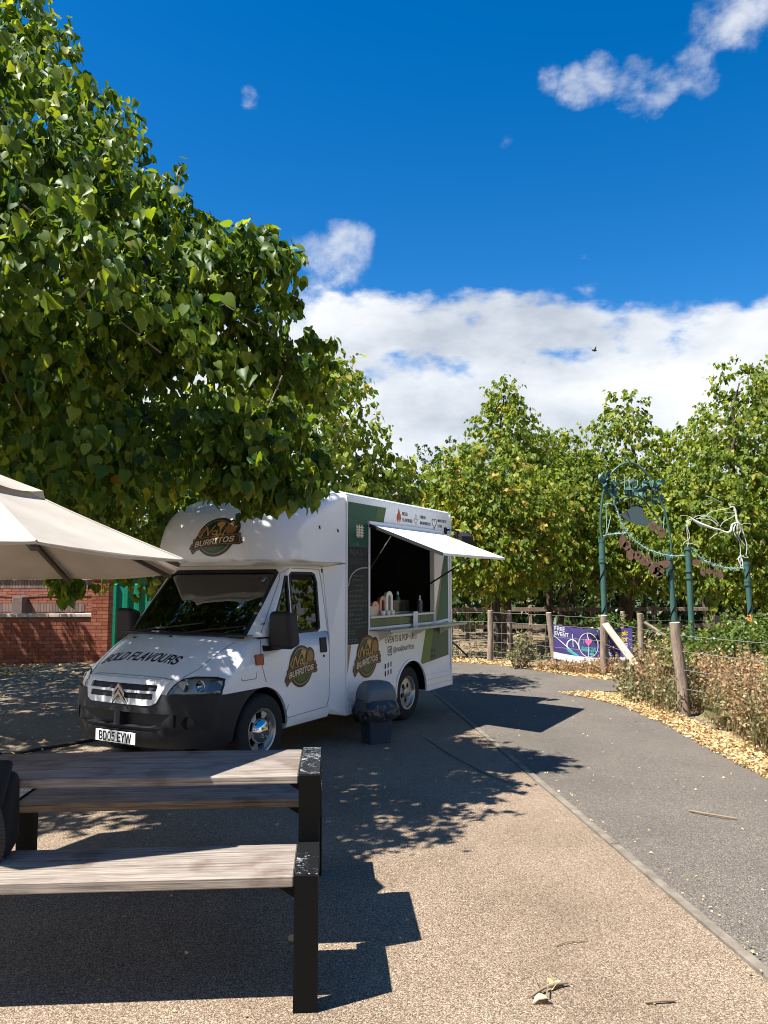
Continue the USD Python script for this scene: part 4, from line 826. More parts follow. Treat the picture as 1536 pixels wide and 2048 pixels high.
dtext("events_lettering", "EVENTS & POP-UPS", 3.105, .985, .075, .80, M_blk, False, rise=.012)
ig = xbox(3.175, 3.245, .855, .925).buffer(.018)
dec("camera_icon", unary_union([ig.difference(ig.buffer(-.012)), Point(3.21, .89).buffer(.026).difference(Point(3.21, .89).buffer(.015)), Point(3.238, .916).buffer(.006)]), M_blk)
dtext("handle_lettering", "@naijburritos", 3.30, .868, .062, .54, M_blk, False, rise=.012)
for i in range(3):
    for j in range(2):
        u, z = 3.10 + i * .068, .615 + j * .085 + i * .008
        dec("air_vent", LineString([(u, z), (u + .002, z + .035)]).buffer(.014), M_black, .0005)
        dec("air_vent", LineString([(4.33 + i * .05, .72 + j * .075), (4.33 + i * .05, .745 + j * .075)]).buffer(.010), M_black, .003)
# slogan row above the hatch
fl_ = Polygon([(3.42, 2.44), (3.39, 2.475), (3.395, 2.52), (3.425, 2.55), (3.435, 2.60), (3.47, 2.555), (3.465, 2.53), (3.485, 2.54), (3.495, 2.49), (3.465, 2.44), (3.455, 2.48), (3.435, 2.475)]).buffer(.004)
dec("flame_icon", fl_, M_red)
dtext("slogan", "BOLD", 3.535, 2.532, .040, .14, M_blk, True); dtext("slogan", "FLAVOURS", 3.535, 2.455, .040, .27, M_blk, True)
bowl = unary_union([LineString([(3.86, 2.50), (3.88, 2.465), (3.93, 2.465), (3.95, 2.50)]).buffer(.006), LineString([(3.85, 2.51), (3.96, 2.51)]).buffer(.006), Point(3.905, 2.548).buffer(.024).difference(Point(3.905, 2.548).buffer(.014)), LineString([(3.89, 2.445), (3.92, 2.445)]).buffer(.006)])
dec("bowl_icon", bowl, M_grey)
dtext("slogan", "FRESH", 4.02, 2.527, .038, .17, M_blk, True); dtext("slogan", "INGREDIENTS", 4.02, 2.452, .038, .32, M_blk, True)
ht = [(.07 * (16 * math.sin(a) ** 3) / 16, .075 * (13 * math.cos(a) - 5 * math.cos(2 * a) - 2 * math.cos(3 * a) - math.cos(4 * a)) / 16) for a in np.linspace(0, 2 * math.pi, 40)]
hp = affinity.translate(Polygon(ht), 4.45, 2.495); dec("heart_icon", hp.buffer(.004).difference(hp.buffer(-.006)), M_blk)
dtext("slogan", "MADE WITH", 4.56, 2.522, .036, .27, M_blk, True); dtext("slogan", "LOVE", 4.56, 2.448, .036, .13, M_blk, True)

# the round logo with its banner, built as flat layers
def logo(name, mapper, W, H, parent_van):
    e = lambda r, cx=0, cy=0, kx=1, ky=1: affinity.scale(Point(cx, cy).buffer(1, quad_segs=16), r * kx, r * ky, origin=(cx, cy))
    base = unary_union([e(.42, 0, .03, .80, 1.0), e(.13, .255, .20, 1.0, 1.5), e(.10, -.26, -.02, 1, 1.4)])
    rib = Polygon([(-.46, -.22), (-.43, -.13), (-.40, -.13), (-.40, -.02), (-.2, .035), (.1, .075), (.42, .10), (.43, .02), (.46, .01), (.44, -.05), (.47, -.10), (.43, -.135), (.36, -.13), (.1, -.145), (-.15, -.185), (-.34, -.26), (-.40, -.33), (-.43, -.25)])
    inner_d = e(.36, 0, .03, .80, 1.0); ring = e(.385, 0, .03, .80, 1.0).difference(inner_d)
    naij = unary_union([LineString(spline([(-.30, .05), (-.325, .10), (-.29, .16), (-.25, .20)], 4)).buffer(.0101), LineString(spline([(-.27, .03), (-.235, .13), (-.19, .245)], 4)).buffer(.0130), LineString(spline([(-.19, .245), (-.155, .16), (-.13, .07)], 4)).buffer(.0144), LineString(spline([(-.13, .07), (-.09, .18), (-.045, .28)], 4)).buffer(.0108),
                        e(.052, -.02, .125, .9, 1.15).difference(e(.030, -.02, .125)), LineString([(.025, .18), (.032, .075), (.05, .085)]).buffer(.0094), LineString([(.088, .17), (.082, .085), (.105, .09)]).buffer(.0094), e(.016, .09, .212), LineString(spline([(.158, .18), (.148, .06), (.112, -.01), (.07, .025), (.14, .09)], 4)).buffer(.0094), e(.016, .165, .222)])
    africa = Polygon([(.0, .36), (.06, .375), (.115, .35), (.13, .30), (.105, .26), (.095, .20), (.06, .165), (.045, .22), (.035, .265), (-.01, .28), (-.02, .32)])
    wrap = e(.09, .255, .215, 1.0, 1.45)
    txt = text("BURRITOS", .115, .70, True, .10, .001); txt.vertices[:, 0] -= .36; x = txt.vertices[:, 0].copy(); txt.vertices[:, 1] += -.118 + .16 * x - .10 * x ** 2
    ribline = rib.buffer(-.010).difference(rib.buffer(-.024))
    S = np.array([W, H, 1.0])
    def put(nm, g, m, off, par):
        q = (ext(g, .001) if not isinstance(g, trimesh.Trimesh) else g).copy()
        q = q.subdivide() if name == "front" else q
        q.vertices = q.vertices * S; return vp(nm, mapper(q, off), m, par)
    top = put("logo", base.buffer(.012), M_brown, .003, None)
    put("badge_ring", ring, M_gold, .0055, top); put("badge_disc", inner_d, M_dgreen2, .0055, top)
    put("ribbon", rib.buffer(.010), M_brown, .008, top); put("ribbon_line", ribline, M_copper, .0095, top)
    put("wrap_icon", wrap, M_copper, .008, top); put("continent_icon", africa, M_orange, .008, top)
    put("lower_moss", e(.31, 0, .03, .8, 1.0).intersection(sbox(-.5, -.5, .5, -.16)), M_moss, .007, top)
    put("script_lettering", naij, M_orange, .0110, top); put("logo_lettering", txt, M_cream, .0110, top)
def map_side(sk, u, z):
    def f(q, off):
        q = q.copy(); q.vertices[:, 0] += u; q.vertices[:, 1] += z; return lay(q, "side", sk, off)
    return f
logo("door", map_side(SK, 1.475, .852), .585, .475, van)
class Flat:
    def side(s, u, z): return np.full(len(np.atleast_1d(u)), .951)
logo("box", map_side(Flat(), 2.675, .852), .66, .55, van)
def map_front(q, off):
    q = q.copy(); q.vertices[:, 0] += .19; q.vertices[:, 1] += 2.135; return lay(q, "front", SO, off)
logo("front", map_front, .68, .46, van)

# --- hatch: frame, flap, struts, shelf, lamp
vp("hatch_frame", [cbox(2.695, 2.725, .945, .965, 1.17, 2.36, .003), cbox(4.415, 4.445, .945, .965, 1.17, 2.36, .003), cbox(2.68, 4.62, .948, .985, 2.36, 2.40, .004)], M_white)
a0, a1 = np.array([.975, 2.365]), np.array([1.90, 2.015]); dr = (a1 - a0) / np.linalg.norm(a1 - a0); nr_ = np.array([-dr[1], dr[0]])
hat = vp("hatch_flap", place(cbox(2.70, 4.60, 0, np.linalg.norm(a1 - a0), -.03, 0, .004), (0, a0[0], a0[1]), (1, 0, 0), (0, dr[0], dr[1]), (0, nr_[0], nr_[1])), mat("hatch_white", (.80, .81, .81), .35, .5, noise=.8, col2=(.74, .75, .75)))
vp("flap_edge", [place(cbox(2.69, 2.70, 0, np.linalg.norm(a1 - a0), -.034, .003, .002), (0, a0[0], a0[1]), (1, 0, 0), (0, dr[0], dr[1]), (0, nr_[0], nr_[1]))], M_black, hat)
for u, s0, z0 in ((2.76, .28, 1.80), (4.40, .70, 1.68)):
    p = a0 + dr * s0 * .98 + nr_ * -.05
    A, Bq = np.array([u, .90, z0]), np.array([u, p[0], p[1]])
    w_ = vp("gas_strut", tube([A, A + (Bq - A) * .55], .011, 8), M_black, smooth=True)
    vp("strut_rod", tube([A + (Bq - A) * .5, Bq], .006, 6), M_alu, w_, smooth=True)
vp("serving_counter", [cbox(2.73, 4.41, .55, .975, 1.285, 1.315, .004)], M_alu)
vp("counter_front", cbox(2.735, 4.405, .93, .945, 1.19, 1.284, .002), M_counter)
vp("outer_shelf", [cbox(2.715, 4.87, .955, 1.235, 1.150, 1.164, .003), cbox(2.715, 4.87, 1.222, 1.24, 1.135, 1.166, .003)], mat("shelf_steel", (.45, .47, .47), .22, .5, metal=.75))
for u in (2.95, 3.8, 4.6): vp("shelf_bracket", hull([(u, .953, 1.148), (u, 1.20, 1.148), (u, .953, 1.02), (u + .012, .953, 1.148), (u + .012, 1.20, 1.148), (u + .012, .953, 1.02)]), M_white)
vp("ceiling_lamp", lathe([(0, 0), (.07, 0), (.06, -.02), (0, -.03)], 18).apply_translation((2.85, .5, 2.598)), M_plate, smooth=True)
vp("wall_poster", [box(2.327, 2.331, .05 + .16 * j, .19 + .16 * j, 1.50 + .2 * i, 1.68 + .2 * i) for i in range(3) for j in range(4)], mat("dark_blue_poster", (.012, .02, .07), .5))
lm = vp("work_lamp", hull([(4.95, 1.02, 2.40), (4.95, 1.02, 2.33), (5.10, 1.14, 2.40), (5.10, 1.14, 2.31), (4.90, 1.16, 2.34), (4.90, 1.16, 2.27), (5.05, 1.26, 2.34), (5.05, 1.26, 2.25)]), M_black)
vp("lamp_arm", [tube([(4.80, .95, 2.42), (4.82, 1.03, 2.43), (4.98, 1.08, 2.40)], .014, 6), cbox(4.76, 4.84, .95, .965, 2.37, 2.46, .003)], M_black, lm)
vp("rear_leg", tube([(4.97, .80, .98), (5.10, .98, .82), (5.22, 1.10, .66)], .012, 6), M_bump)
# --- wheels
def wheel(u, v, kind):
    s = 1 if v > 0 else -1; R = .335
    prof = [(.200, -.10), (.235, -.108), (.30, -.105), (.322, -.09), (.333, -.07), (.335, 0), (.333, .07), (.322, .09), (.30, .105), (.235, .108), (.200, .10)]
    def ax(m):                                                             # lathe axis to the outside of the van
        m = to_tm(m).copy(); m.apply_transform(trimesh.transformations.rotation_matrix(-math.pi / 2 * s, (1, 0, 0))); m.apply_translation((u, v - s * .10, R)); return m
    w = vp("wheel", ax(lathe(prof, 44)), M_tyre, smooth=35)
    vp("rim", ax(lathe([(.155, .03), (.175, .075), (.190, .098), (.203, .103), (.206, .098), (.200, .06), (.195, -.08)], 40)), M_silver, w, smooth=30)
    disc = Point(0, 0).buffer(.178, quad_segs=12)
    if kind == "front":
        holes = [affinity.rotate(affinity.scale(sbox(.118, -.035, .165, .035).buffer(.006), 1, 1), 22 + 60 * k, origin=(0, 0)) for k in range(6)]
        d = ext(disc.difference(unary_union(holes)), .012); d.apply_translation((0, 0, .060)); vp("wheel_disc", ax(d), M_silver, w)
        vp("hub_cover", ax(lathe([(.120, .070), (.112, .095), (.09, .120), (.06, .135), (.03, .140), (0, .141)], 30)), M_chrome, w, smooth=40)
        for k in range(5):
            m = trimesh.creation.cylinder(.011, .012, sections=10); m.apply_translation((.052 * math.cos(k * 1.257), .052 * math.sin(k * 1.257), .138)); vp("wheel_nut", ax(m), M_silver, w)
    else:
        holes = [affinity.translate(Point(0, 0).buffer(.030), .098 * math.cos(k * 1.257 + .3), .098 * math.sin(k * 1.257 + .3)) for k in range(5)]
        d = ext(disc.difference(unary_union(holes)), .012); d.apply_translation((0, 0, .055)); vp("wheel_disc", ax(d), M_silver, w)
        vp("hub_cover", ax(lathe([(.068, .064), (.066, .085), (.05, .098), (0, .10)], 24)), M_silver, w, smooth=40)
    bk = trimesh.creation.cylinder(.19, .02, sections=24); bk.apply_translation((0, 0, .03)); vp("brake_backing", ax(bk), M_void, w)
for v in (.90, -.90): wheel(.87, v, "front")
for v in (.90, -.90): wheel(3.76, v, "rear")
def W(u, v, z):                                                            # a van point in the world
    a = math.radians(HEAD); return VO + np.array([math.sin(a), math.cos(a), 0]) * u + np.array([math.cos(a), -math.sin(a), 0]) * v + np.array([0, 0, z])
# ------------------------------------------------------------------ things on the serving counter
RZ = 90 - HEAD
def arch_card(h, w, t): 
    p = unary_union([sbox(-w / 2, 0, w / 2, h - w / 2), Point(0, h - w / 2).buffer(w / 2)]); q = unary_union([sbox(-w * .22, .0, w * .22, h - w / 2), Point(0, h - w / 2).buffer(w * .22)])
    return ext(p.difference(q), t)
def on_van(name, label, cat, u, v, z, group=None): return thing(name, label, cat, W(u, v, z), rotz=RZ, group=group)
def lm_(m): return vm(m)
for u, h, c1, lab in ((3.02, .155, (.50, .17, .07), "orange arched display card, first on the counter"), (3.20, .215, (.30, .13, .08), "brown arched display card between two others"), (3.36, .27, (.62, .56, .47), "tallest pale arched display card on the counter")):
    t = on_van("display_card", lab, "display card", u, .80, 1.315, group="arched cards on the counter")
    obj("card", lm_(place(arch_card(h, .15, .035), (0, .02, 0), (1, 0, 0), (0, 0, 1), (0, 1, 0))), mat(f"card_{int(u * 100)}", c1, .5), t)
    obj("edging", lm_(place(arch_card(h + .008, .165, .008), (0, .058, 0), (1, 0, 0), (0, 0, 1), (0, 1, 0))), mat(f"card_edge_{int(u * 100)}", tuple(min(.8, x * 1.5 + .1) for x in c1), .5), t)
for k, u in enumerate((3.08, 3.20, 3.31)):
    t = on_van("paper_cup", f"small white paper tub under the {['orange', 'brown', 'tallest'][k]} display card", "tub", u, .93, 1.315, group="white paper tubs on the counter")
    obj("tub", lathe([(0, 0), (.026, 0), (.034, .05), (.031, .05), (.024, .006), (0, .006)], 16), M_plate, t, smooth=30)
t = on_van("wooden_box", "pale wooden box at the left end of the serving counter", "box", 2.86, .84, 1.315)
for s in (-1, 1): obj("side", lm_(cbox(-.11, .11, s * .07 - .006, s * .07 + .006, 0, .11, .002)), M_posttop, t); obj("end", lm_(cbox(s * .105 - .006, s * .105 + .006, -.064, .064, 0, .11, .002)), M_posttop, t)
obj("base", lm_(cbox(-.1, .1, -.06, .06, 0, .01, .002)), M_posttop, t)
t = on_van("clear_tray", "wide clear plastic sneeze guard standing on the counter", "guard", 3.85, .70, 1.315)
obj("pane", lm_(cbox(-.34, .34, -.004, .004, .01, .16, .001)), glass_mat("clear_plastic", (.55, .52, .46), .15), t)
obj("rail", lm_([cbox(-.34, .34, -.012, .012, 0, .012, .003)]), M_alu, t)
def bottle(u, v, col, lab, h=.20, r=.032):
    t = on_van("sauce_bottle", lab, "bottle", u, v, 1.315, group="sauce bottles on the counter")
    obj("body", lathe([(0, 0), (r, 0), (r, h * .6), (r * .45, h * .78), (r * .4, h * .85), (0, h * .85)], 16), mat(f"bottle_{int(u * 100)}", col, .3), t, smooth=30)
    obj("cap", lathe([(0, h * .85), (r * .5, h * .85), (r * .22, h), (0, h)], 12), M_plate, t, smooth=30)
bottle(4.02, .62, (.02, .16, .13), "teal sauce bottle behind the clear guard", .27, .04)
bottle(4.22, .84, (.06, .07, .10), "dark squeezy bottle near the right jamb of the hatch", .18)
bottle(4.31, .80, (.20, .22, .25), "grey squeezy bottle against the right jamb of the hatch", .22)
nt = obj("paper_note", vm(place(cbox(-.065, .065, -.10, .10, 0, .002, .0005), W(0, 0, 0) * 0 + np.array([0, 0, 0]), (1, 0, 0), (0, 0, 1), (0, 1, 0))), M_plate, label="white paper note stuck to the edge of the serving counter", cat="note")
x = UsdGeom.Xformable(stage.GetPrimAtPath(nt)); x.AddTranslateOp().Set(tuple(map(float, W(3.83, .980, 1.235)))); x.AddRotateZOp().Set(RZ)
# ------------------------------------------------------------------ litter bin
M_binlid = mat("bin_lid_grey", (.105, .14, .15), .42, .5, noise=5.0, col2=(.088, .12, .13))
M_binbody = mat("bin_body_blue", (.012, .028, .048), .45, .5, noise=5.0, col2=(.010, .022, .04))
M_bag = mat("black_bin_bag", (.016, .018, .022), .30, .6)
bn = thing("litter_bin", "dark blue litter bin with grey domed lid and black bag", "bin", (-.085, 8.42, 0), rotz=24)
UsdGeom.Xformable(stage.GetPrimAtPath(bn)).AddScaleOp().Set((.90, .90, .98))
def sq(w, d, z, r, k=6):
    p = sbox(-w / 2 + r, -d / 2 + r, w / 2 - r, d / 2 - r).buffer(r, quad_segs=k).simplify(.0005); c = np.array(p.exterior.coords)[:-1]; return [(a, b, z) for a, b in c]
obj("bin_body", to_tm(hull(sq(.28, .25, 0, .03) + sq(.34, .31, .40, .04))), M_binbody, bn, smooth=30)
N, Rr = 96, 18; V = []
for j in range(Rr):
    s_ = j / (Rr - 1)
    for i in range(N):
        a = 2 * math.pi * i / N; ca, sa = math.cos(a), math.sin(a); k = 1 / (abs(ca) ** 5 + abs(sa) ** 5) ** .2
        hem = .205 + .07 * meshkit.noise(np.array([[ca * 2.2, sa * 2.2, 4.]]), 5)[0]
        z = hem + (.475 - hem) * s_
        nz = .55 - 2.2 * abs(meshkit.fbm(np.array([[ca * 3.0 + z * 2, sa * 3.0, z * 10 + 2.5 * ca]]), 3, 3)[0] - .5) - .25
        ou = .012 + .060 * math.sin(math.pi * min(1, .22 + .78 * s_)) * (1 - .25 * s_) + .028 * s_
        w = 1 + .25 * nz * math.sin(math.pi * min(.98, s_ + .12))
        V.append(((.163 + ou) * ca * k * w, (.148 + ou) * sa * k * w, z))
F = [(j * N + i, j * N + (i + 1) % N, (j + 1) * N + (i + 1) % N, (j + 1) * N + i) for j in range(Rr - 1) for i in range(N)]
obj("bin_bag", (np.array(V), np.array(F)), M_bag, bn, smooth=30)
lid = obj("bin_lid", to_tm(hull(sq(.405, .375, .45, .05) + sq(.405, .375, .50, .05) + sq(.395, .365, .555, .07) + sq(.36, .33, .61, .09) + sq(.29, .26, .645, .09) + sq(.18, .16, .658, .07))), M_binlid, bn, smooth=30)
obj("lid_rim", to_tm(hull(sq(.415, .385, .470, .05) + sq(.415, .385, .484, .05))), M_binlid, lid, smooth=30)
# ------------------------------------------------------------------ picnic table
M_plank = []
for i, (c1, c2) in enumerate([((.34, .29, .245), (.13, .11, .092)), ((.31, .26, .22), (.115, .095, .08)), ((.36, .305, .255), (.15, .125, .10))]):
    nd = {"tc": ("texture_coordinate", {}), "m1": ("mapping", {"scale": (2.6, 60, 60), "location": (i * 3.1, i * 1.7, 0)}), "n1": ("noise_texture", {"scale": 1.6, "detail": 8.0, "roughness": .65, "distortion": .6}), "r1": ("rgb_ramp", {"ramp": [(.32, c2), (.5, tuple((a + b) / 2 for a, b in zip(c1, c2))), (.66, c1)]}),
          "n2": ("noise_texture", {"scale": 5.0, "detail": 5.0}), "r2": ("rgb_ramp", {"ramp": [(.34, (.66, .58, .54)), (.46, (.96, .95, .94)), (.7, (1.12, 1.1, 1.08))]}), "m3": ("mapping", {"scale": (1.1, 130, 130), "location": (i * 2.3, 0, i)}), "n3": ("noise_texture", {"scale": 1.0, "detail": 3.0, "roughness": .6}), "r3": ("rgb_ramp", {"ramp": [(.36, (.42, .38, .36)), (.44, (1, 1, 1))]}), "mu3": ("mix", {"mix_type": "multiply", "fac": 1.0}), "mu": ("mix", {"mix_type": "multiply", "fac": 1.0}), "bp": ("bump", {"strength": .5, "distance": .004}), "p": ("principled_bsdf", {"roughness": .78, "specular_ior_level": .3})}
    M_plank.append(usdkit.material(stage, Lk + f"weathered_plank_{i}", nd, [("tc.object", "m1.vector"), ("m1.vector", "n1.vector"), ("n1.fac", "r1.fac"), ("tc.object", "n2.vector"), ("n2.fac", "r2.fac"), ("r1.color", "mu.color1"), ("r2.color", "mu.color2"), ("mu.color", "mu3.color1"), ("tc.object", "m3.vector"), ("m3.vector", "n3.vector"), ("n3.fac", "r3.fac"), ("r3.color", "mu3.color2"), ("mu3.color", "p.base_color"), ("n3.fac", "bp.height"), ("bp.normal", "p.normal")], surface="p.BSDF"))
ndk = {"tc": ("texture_coordinate", {}), "n": ("noise_texture", {"scale": 26.0, "detail": 6.0, "roughness": .7, "distortion": 1.5}), "n2": ("noise_texture", {"scale": 2.2, "detail": 2.0}), "mul": ("math", {"math_type": "multiply"}), "r": ("rgb_ramp", {"ramp": [(.272, (.012, .0125, .013)), (.30, (.30, .31, .32))]}), "p": ("principled_bsdf", {"roughness": .22, "specular_ior_level": .5})}
M_steel = usdkit.material(stage, Lk + "black_steel", ndk, [("tc.object", "n.vector"), ("tc.object", "n2.vector"), ("n.fac", "mul.value1"), ("n2.fac", "mul.value2"), ("mul.value", "r.fac"), ("r.color", "p.base_color")], surface="p.BSDF")
M_steel2 = mat("black_steel_post", (.004, .0043, .0046), .5, .15, noise=40.0, col2=(.003, .0032, .0034), bump=(240, .15, .002))
TA = (-.262, 3.2, 0)
tb = thing("picnic_table", "weathered wooden picnic table with black steel end frames", "picnic table", TA, rotz=4.0)
out = Polygon([(0, 0), (0, .522), (.40, .522), (.375, .822), (.955, .822), (.99, .522), (1.50, .522), (1.50, 0), (1.435, 0), (1.435, .455), (.93, .455), (.90, .755), (.435, .755), (.455, .455), (.065, .455), (.065, 0)])
fw_ = .096
XL = -1.63
for x1 in (0, XL):
    fr = ext(out.buffer(-.003, join_style=2).buffer(.003), fw_); obj("end_frame", place(fr, (x1 - fw_, 0, 0), (0, 1, 0), (0, 0, 1), (1, 0, 0)), M_steel2, tb)
    tops = [cbox(x1 - fw_ + .002, x1 - .002, .004, .385, .5225, .526, .001), cbox(x1 - fw_ + .002, x1 - .002, .380, .950, .8225, .826, .001), cbox(x1 - fw_ + .002, x1 - .002, 1.0, 1.496, .5225, .526, .001)]
    for m in tops: obj("frame_top_plate", m, M_steel, tb)
X0, X1 = XL + .003, -fw_ - .003
rs = np.random.RandomState(8)
def planks(name, ys, z1, th):
    for k, (a, b) in enumerate(ys):
        j = rs.uniform(-.0015, .0015)
        obj(name, cbox(X0, X1, a, b, z1 - th + j, z1 + j, .005), M_plank[(k + len(name)) % 3], tb)
planks("bench_plank", [(.006, .200), (.205, .388)], .518, .045)
planks("table_plank", [(.385, .570), (.575, .760), (.765, .945)], .818, .038)
planks("bench_plank", [(1.125, 1.305), (1.31, 1.49)], .518, .045)
for x, s in ((X1, -1), (X0, 1)):
    for y in (.20, .66, 1.3):
        z = .775 if y == .66 else .468
        obj("gusset", hull([(x, y - .1, z), (x + s * .11, y - .1, z), (x, y - .1, z - .07), (x, y + .1, z), (x + s * .11, y + .1, z), (x, y + .1, z - .07)]), M_steel2, tb)
# ------------------------------------------------------------------ bag hung on the table's left end
M_bagc = mat("black_bag_cloth", (.012, .012, .014), .75, .3, noise=40.0, bump=(120, .4, .003))
bg = thing("shoulder_bag", "black bag with long straps hung over the table's left end", "bag", (-1.705, 3.44, .06), rotz=4)
obj("bag_body", to_tm(balls([(-.13, -.05, .50), (.07, -.05, .50), (-.14, .02, .76), (.06, .03, .76), (-.12, .05, .52), (.06, .05, .52)], .045, 12)), M_bagc, bg, smooth=30)
def ribbon(pts, w, t): 
    p = spline(pts, 7); ms = [bar(p[i], p[i + 1], w, t, .0015, side=(0, 1, 0)) for i in range(len(p) - 1)]; return cat_m(ms)
obj("strap", ribbon([(-.05, -.11, .83), (.05, -.115, .74), (.10, -.115, .60), (.09, -.11, .47), (.03, -.105, .40), (-.06, -.105, .38)], .022, .004), M_bump, bg)
obj("strap", ribbon([(-.02, -.12, .84), (.02, -.125, .70), (.0, -.125, .58), (-.05, -.12, .48)], .018, .004), M_bump, bg)
obj("flap", to_tm(balls([(-.13, -.02, .84), (.075, -.02, .84), (-.13, -.09, .70), (.07, -.09, .70)], .02, 8)), M_bagc, bg, smooth=30)
# ------------------------------------------------------------------ parasol
M_canvas = None
ndc = {"g": ("geometry", {}), "n": ("noise_texture", {"scale": 4.0, "detail": 5.0}), "r": ("rgb_ramp", {"ramp": [(.35, (.42, .375, .32)), (.65, (.50, .45, .385))]}), "p": ("principled_bsdf", {"roughness": .85, "specular_ior_level": .2}), "t": ("translucent_bsdf", {}), "m": ("mix_closure", {"fac": .16})}
M_canvas = usdkit.material(stage, Lk + "canvas", ndc, [("g.position", "n.vector"), ("n.fac", "r.fac"), ("r.color", "p.base_color"), ("r.color", "t.color"), ("p.BSDF", "m.closure1"), ("t.BSDF", "m.closure2")], surface="m.closure")
M_rib = mat("dark_timber_rib", (.045, .035, .028), .6, .4)
PC, PR, ZE, RISE, TILT = np.array([-2.17, 4.0]), 1.15, 1.80, .50, -.062
pa = thing("parasol", "cream canvas parasol over the table's left end", "parasol", (PC[0], PC[1], 0))
def pz(x, y, up): return ZE + up + TILT * y
def canopy(r0, r1, z0, z1, k=6, sag=.018, off=0.0):
    V, F = [], []
    for j in range(k + 1):
        s = j / k; r = r0 + (r1 - r0) * s
        for i in range(40):
            c, q = divmod(i, 5); a0_, a1_ = math.radians(-4 + 45 * c), math.radians(-4 + 45 * (c + 1)); w = q / 5
            x = r * ((1 - w) * math.cos(a0_) + w * math.cos(a1_)); y = r * ((1 - w) * math.sin(a0_) + w * math.sin(a1_))
            V.append((x, y, pz(x, y, z0 + (z1 - z0) * s ** .92) - sag * 4 * w * (1 - w) * (.4 + .6 * s) * (-1 if False else 1) + off))
    for j in range(k):
        for i in range(40):
            a, b = j * 40 + i, j * 40 + (i + 1) % 40; F.append((a, a + 40, b + 40, b))
    return np.array(V), np.array(F)
obj("canopy", canopy(.30, PR, RISE * .74, 0), M_canvas, pa, smooth=20)
vv, ff = canopy(PR - .002, PR - .004, -.001, -.012, 1, .018); obj("valance", (vv, ff), M_canvas, pa, smooth=20)
obj("vent_flap", canopy(.02, .40, RISE * 1.02, RISE * .72, 3, .02), M_canvas, pa, smooth=20)
for c in range(8):
    a = math.radians(-4 + 45 * c); x, y = PR * math.cos(a), PR * math.sin(a)
    obj("rib", bar((x * .03, y * .03, pz(0, 0, RISE - .06)), (x * .985, y * .985, pz(x, y, -.03)), .022, .032, .003, side=(-math.sin(a), math.cos(a), 0)), M_rib, pa)
for c in range(8):
    a = math.radians(-4 + 45 * c)
    obj("seam", tube([(r * math.cos(a), r * math.sin(a), pz(r * math.cos(a), r * math.sin(a), RISE * .74 * (1 - ((r - .30) / (PR - .30)) ** .92)) + .002) for r in np.linspace(.40, PR, 9)], .005, 5), M_canvas, pa)
obj("pole", tube([(0, 0, .05), (0, 0, ZE + RISE + .06)], .024, 14), M_rib, pa, smooth=30)
obj("finial", trimesh.creation.icosphere(2, .035).apply_translation((0, 0, ZE + RISE + .09)), M_rib, pa, smooth=True)
obj("base", lathe([(0, 0), (.15, 0), (.15, .04), (.05, .06), (.04, .25), (0, .25)], 30), M_bump, pa, smooth=30)
# ------------------------------------------------------------------ green hoop arch, garlands, white birds, banner
M_gpost = mat("green_pole_paint", (.045, .115, .095), .45, .5, noise=6.0, col2=(.035, .09, .075), coords="world")
M_gpale = mat("pale_green_wire", (.26, .42, .36), .5, .5)
M_gplate = mat("grey_green_plate", (.055, .085, .085), .6, .4)
M_rust = mat("brown_metal_cutouts", (.20, .115, .075), .7, .3, noise=14.0, col2=(.10, .055, .036), coords="world")
M_rodw = mat("white_wire", (.62, .62, .57), .5, .5)
K = .001221
ar = thing("hoop_arch", "tall green pole arch with inner hoop, grey plate and thorny garland", "arch", (4.32, 15.2, 0))
def A2(pts): return [((x - 200) * K, (pts_y[0] if False else 0), 4.23 - y * K) for x, y in pts]
def pole(parent, x, y, ztop, r, lean, name="pole", swell=True):
    zs = np.linspace(-.1, ztop, 14); m = tube([(x + lean * (1 - z / ztop), y, z) for z in zs], r * (1 + (.15 if swell else 0) * (np.abs(np.linspace(-1, 1, 14)) > .8)), 12)
    p = obj(name, m, M_gpost, parent, smooth=40)
    if swell:
        h = [(x + lean * (1 - z / ztop) + (r + .004) * math.cos(z * 9), y + (r + .004) * math.sin(z * 9), z) for z in np.linspace(.6, ztop, 70)]
        obj("spiral_band", tube(h, .011, 5), M_void, p)
        for zc in (ztop - .02, ztop - .35, ztop - .42): obj("collar", tube([(x, y, zc - .03), (x, y, zc + .03)], r * 1.25, 12), M_gpost, p, smooth=40)
    return p
pole(ar, -.02, 0, 2.55, .055, .03); pole(ar, 1.34, .1, 2.30, .058, .10)
obj("outer_hoop", tube(spline(A2([(195, 1400), (175, 1000), (190, 860), (240, 570), (310, 380), (420, 240), (550, 145), (670, 112), (800, 155), (900, 245), (1010, 370), (1100, 560), (1190, 800), (1250, 1030), (1290, 1300), (1310, 1560)]), 5), .021, 8), M_gpost, ar, smooth=True)
obj("inner_hoop", tube(spline(A2([(440, 800), (540, 705), (700, 662), (850, 705), (960, 830), (1080, 1010), (1175, 1210)]), 5), .018, 8), M_gpost, ar, smooth=True)
pl_ = Polygon([(480, 960), (560, 930), (630, 890), (680, 845), (760, 828), (855, 850), (890, 950), (945, 1060), (1010, 1060), (1120, 1050), (1000, 1100), (925, 1150), (890, 1160), (800, 1130), (700, 1110), (580, 1040)])
obj("shield_plate", place(ext(affinity.scale(affinity.translate(pl_, -200, 0), K, -K, origin=(0, 0)), .012), (0, .02, 4.23), (1, 0, 0), (0, 0, 1), (0, -1, 0)), M_gplate, ar)
obj("lash", cat_m([tube(A2([(640 + 38 * i, 840 - 12 * (3 - abs(i - 3))), (625 + 45 * i, 690 + 6 * abs(i - 2))]), .005, 4) for i in range(7)]), M_gpost, ar, kind="stuff")
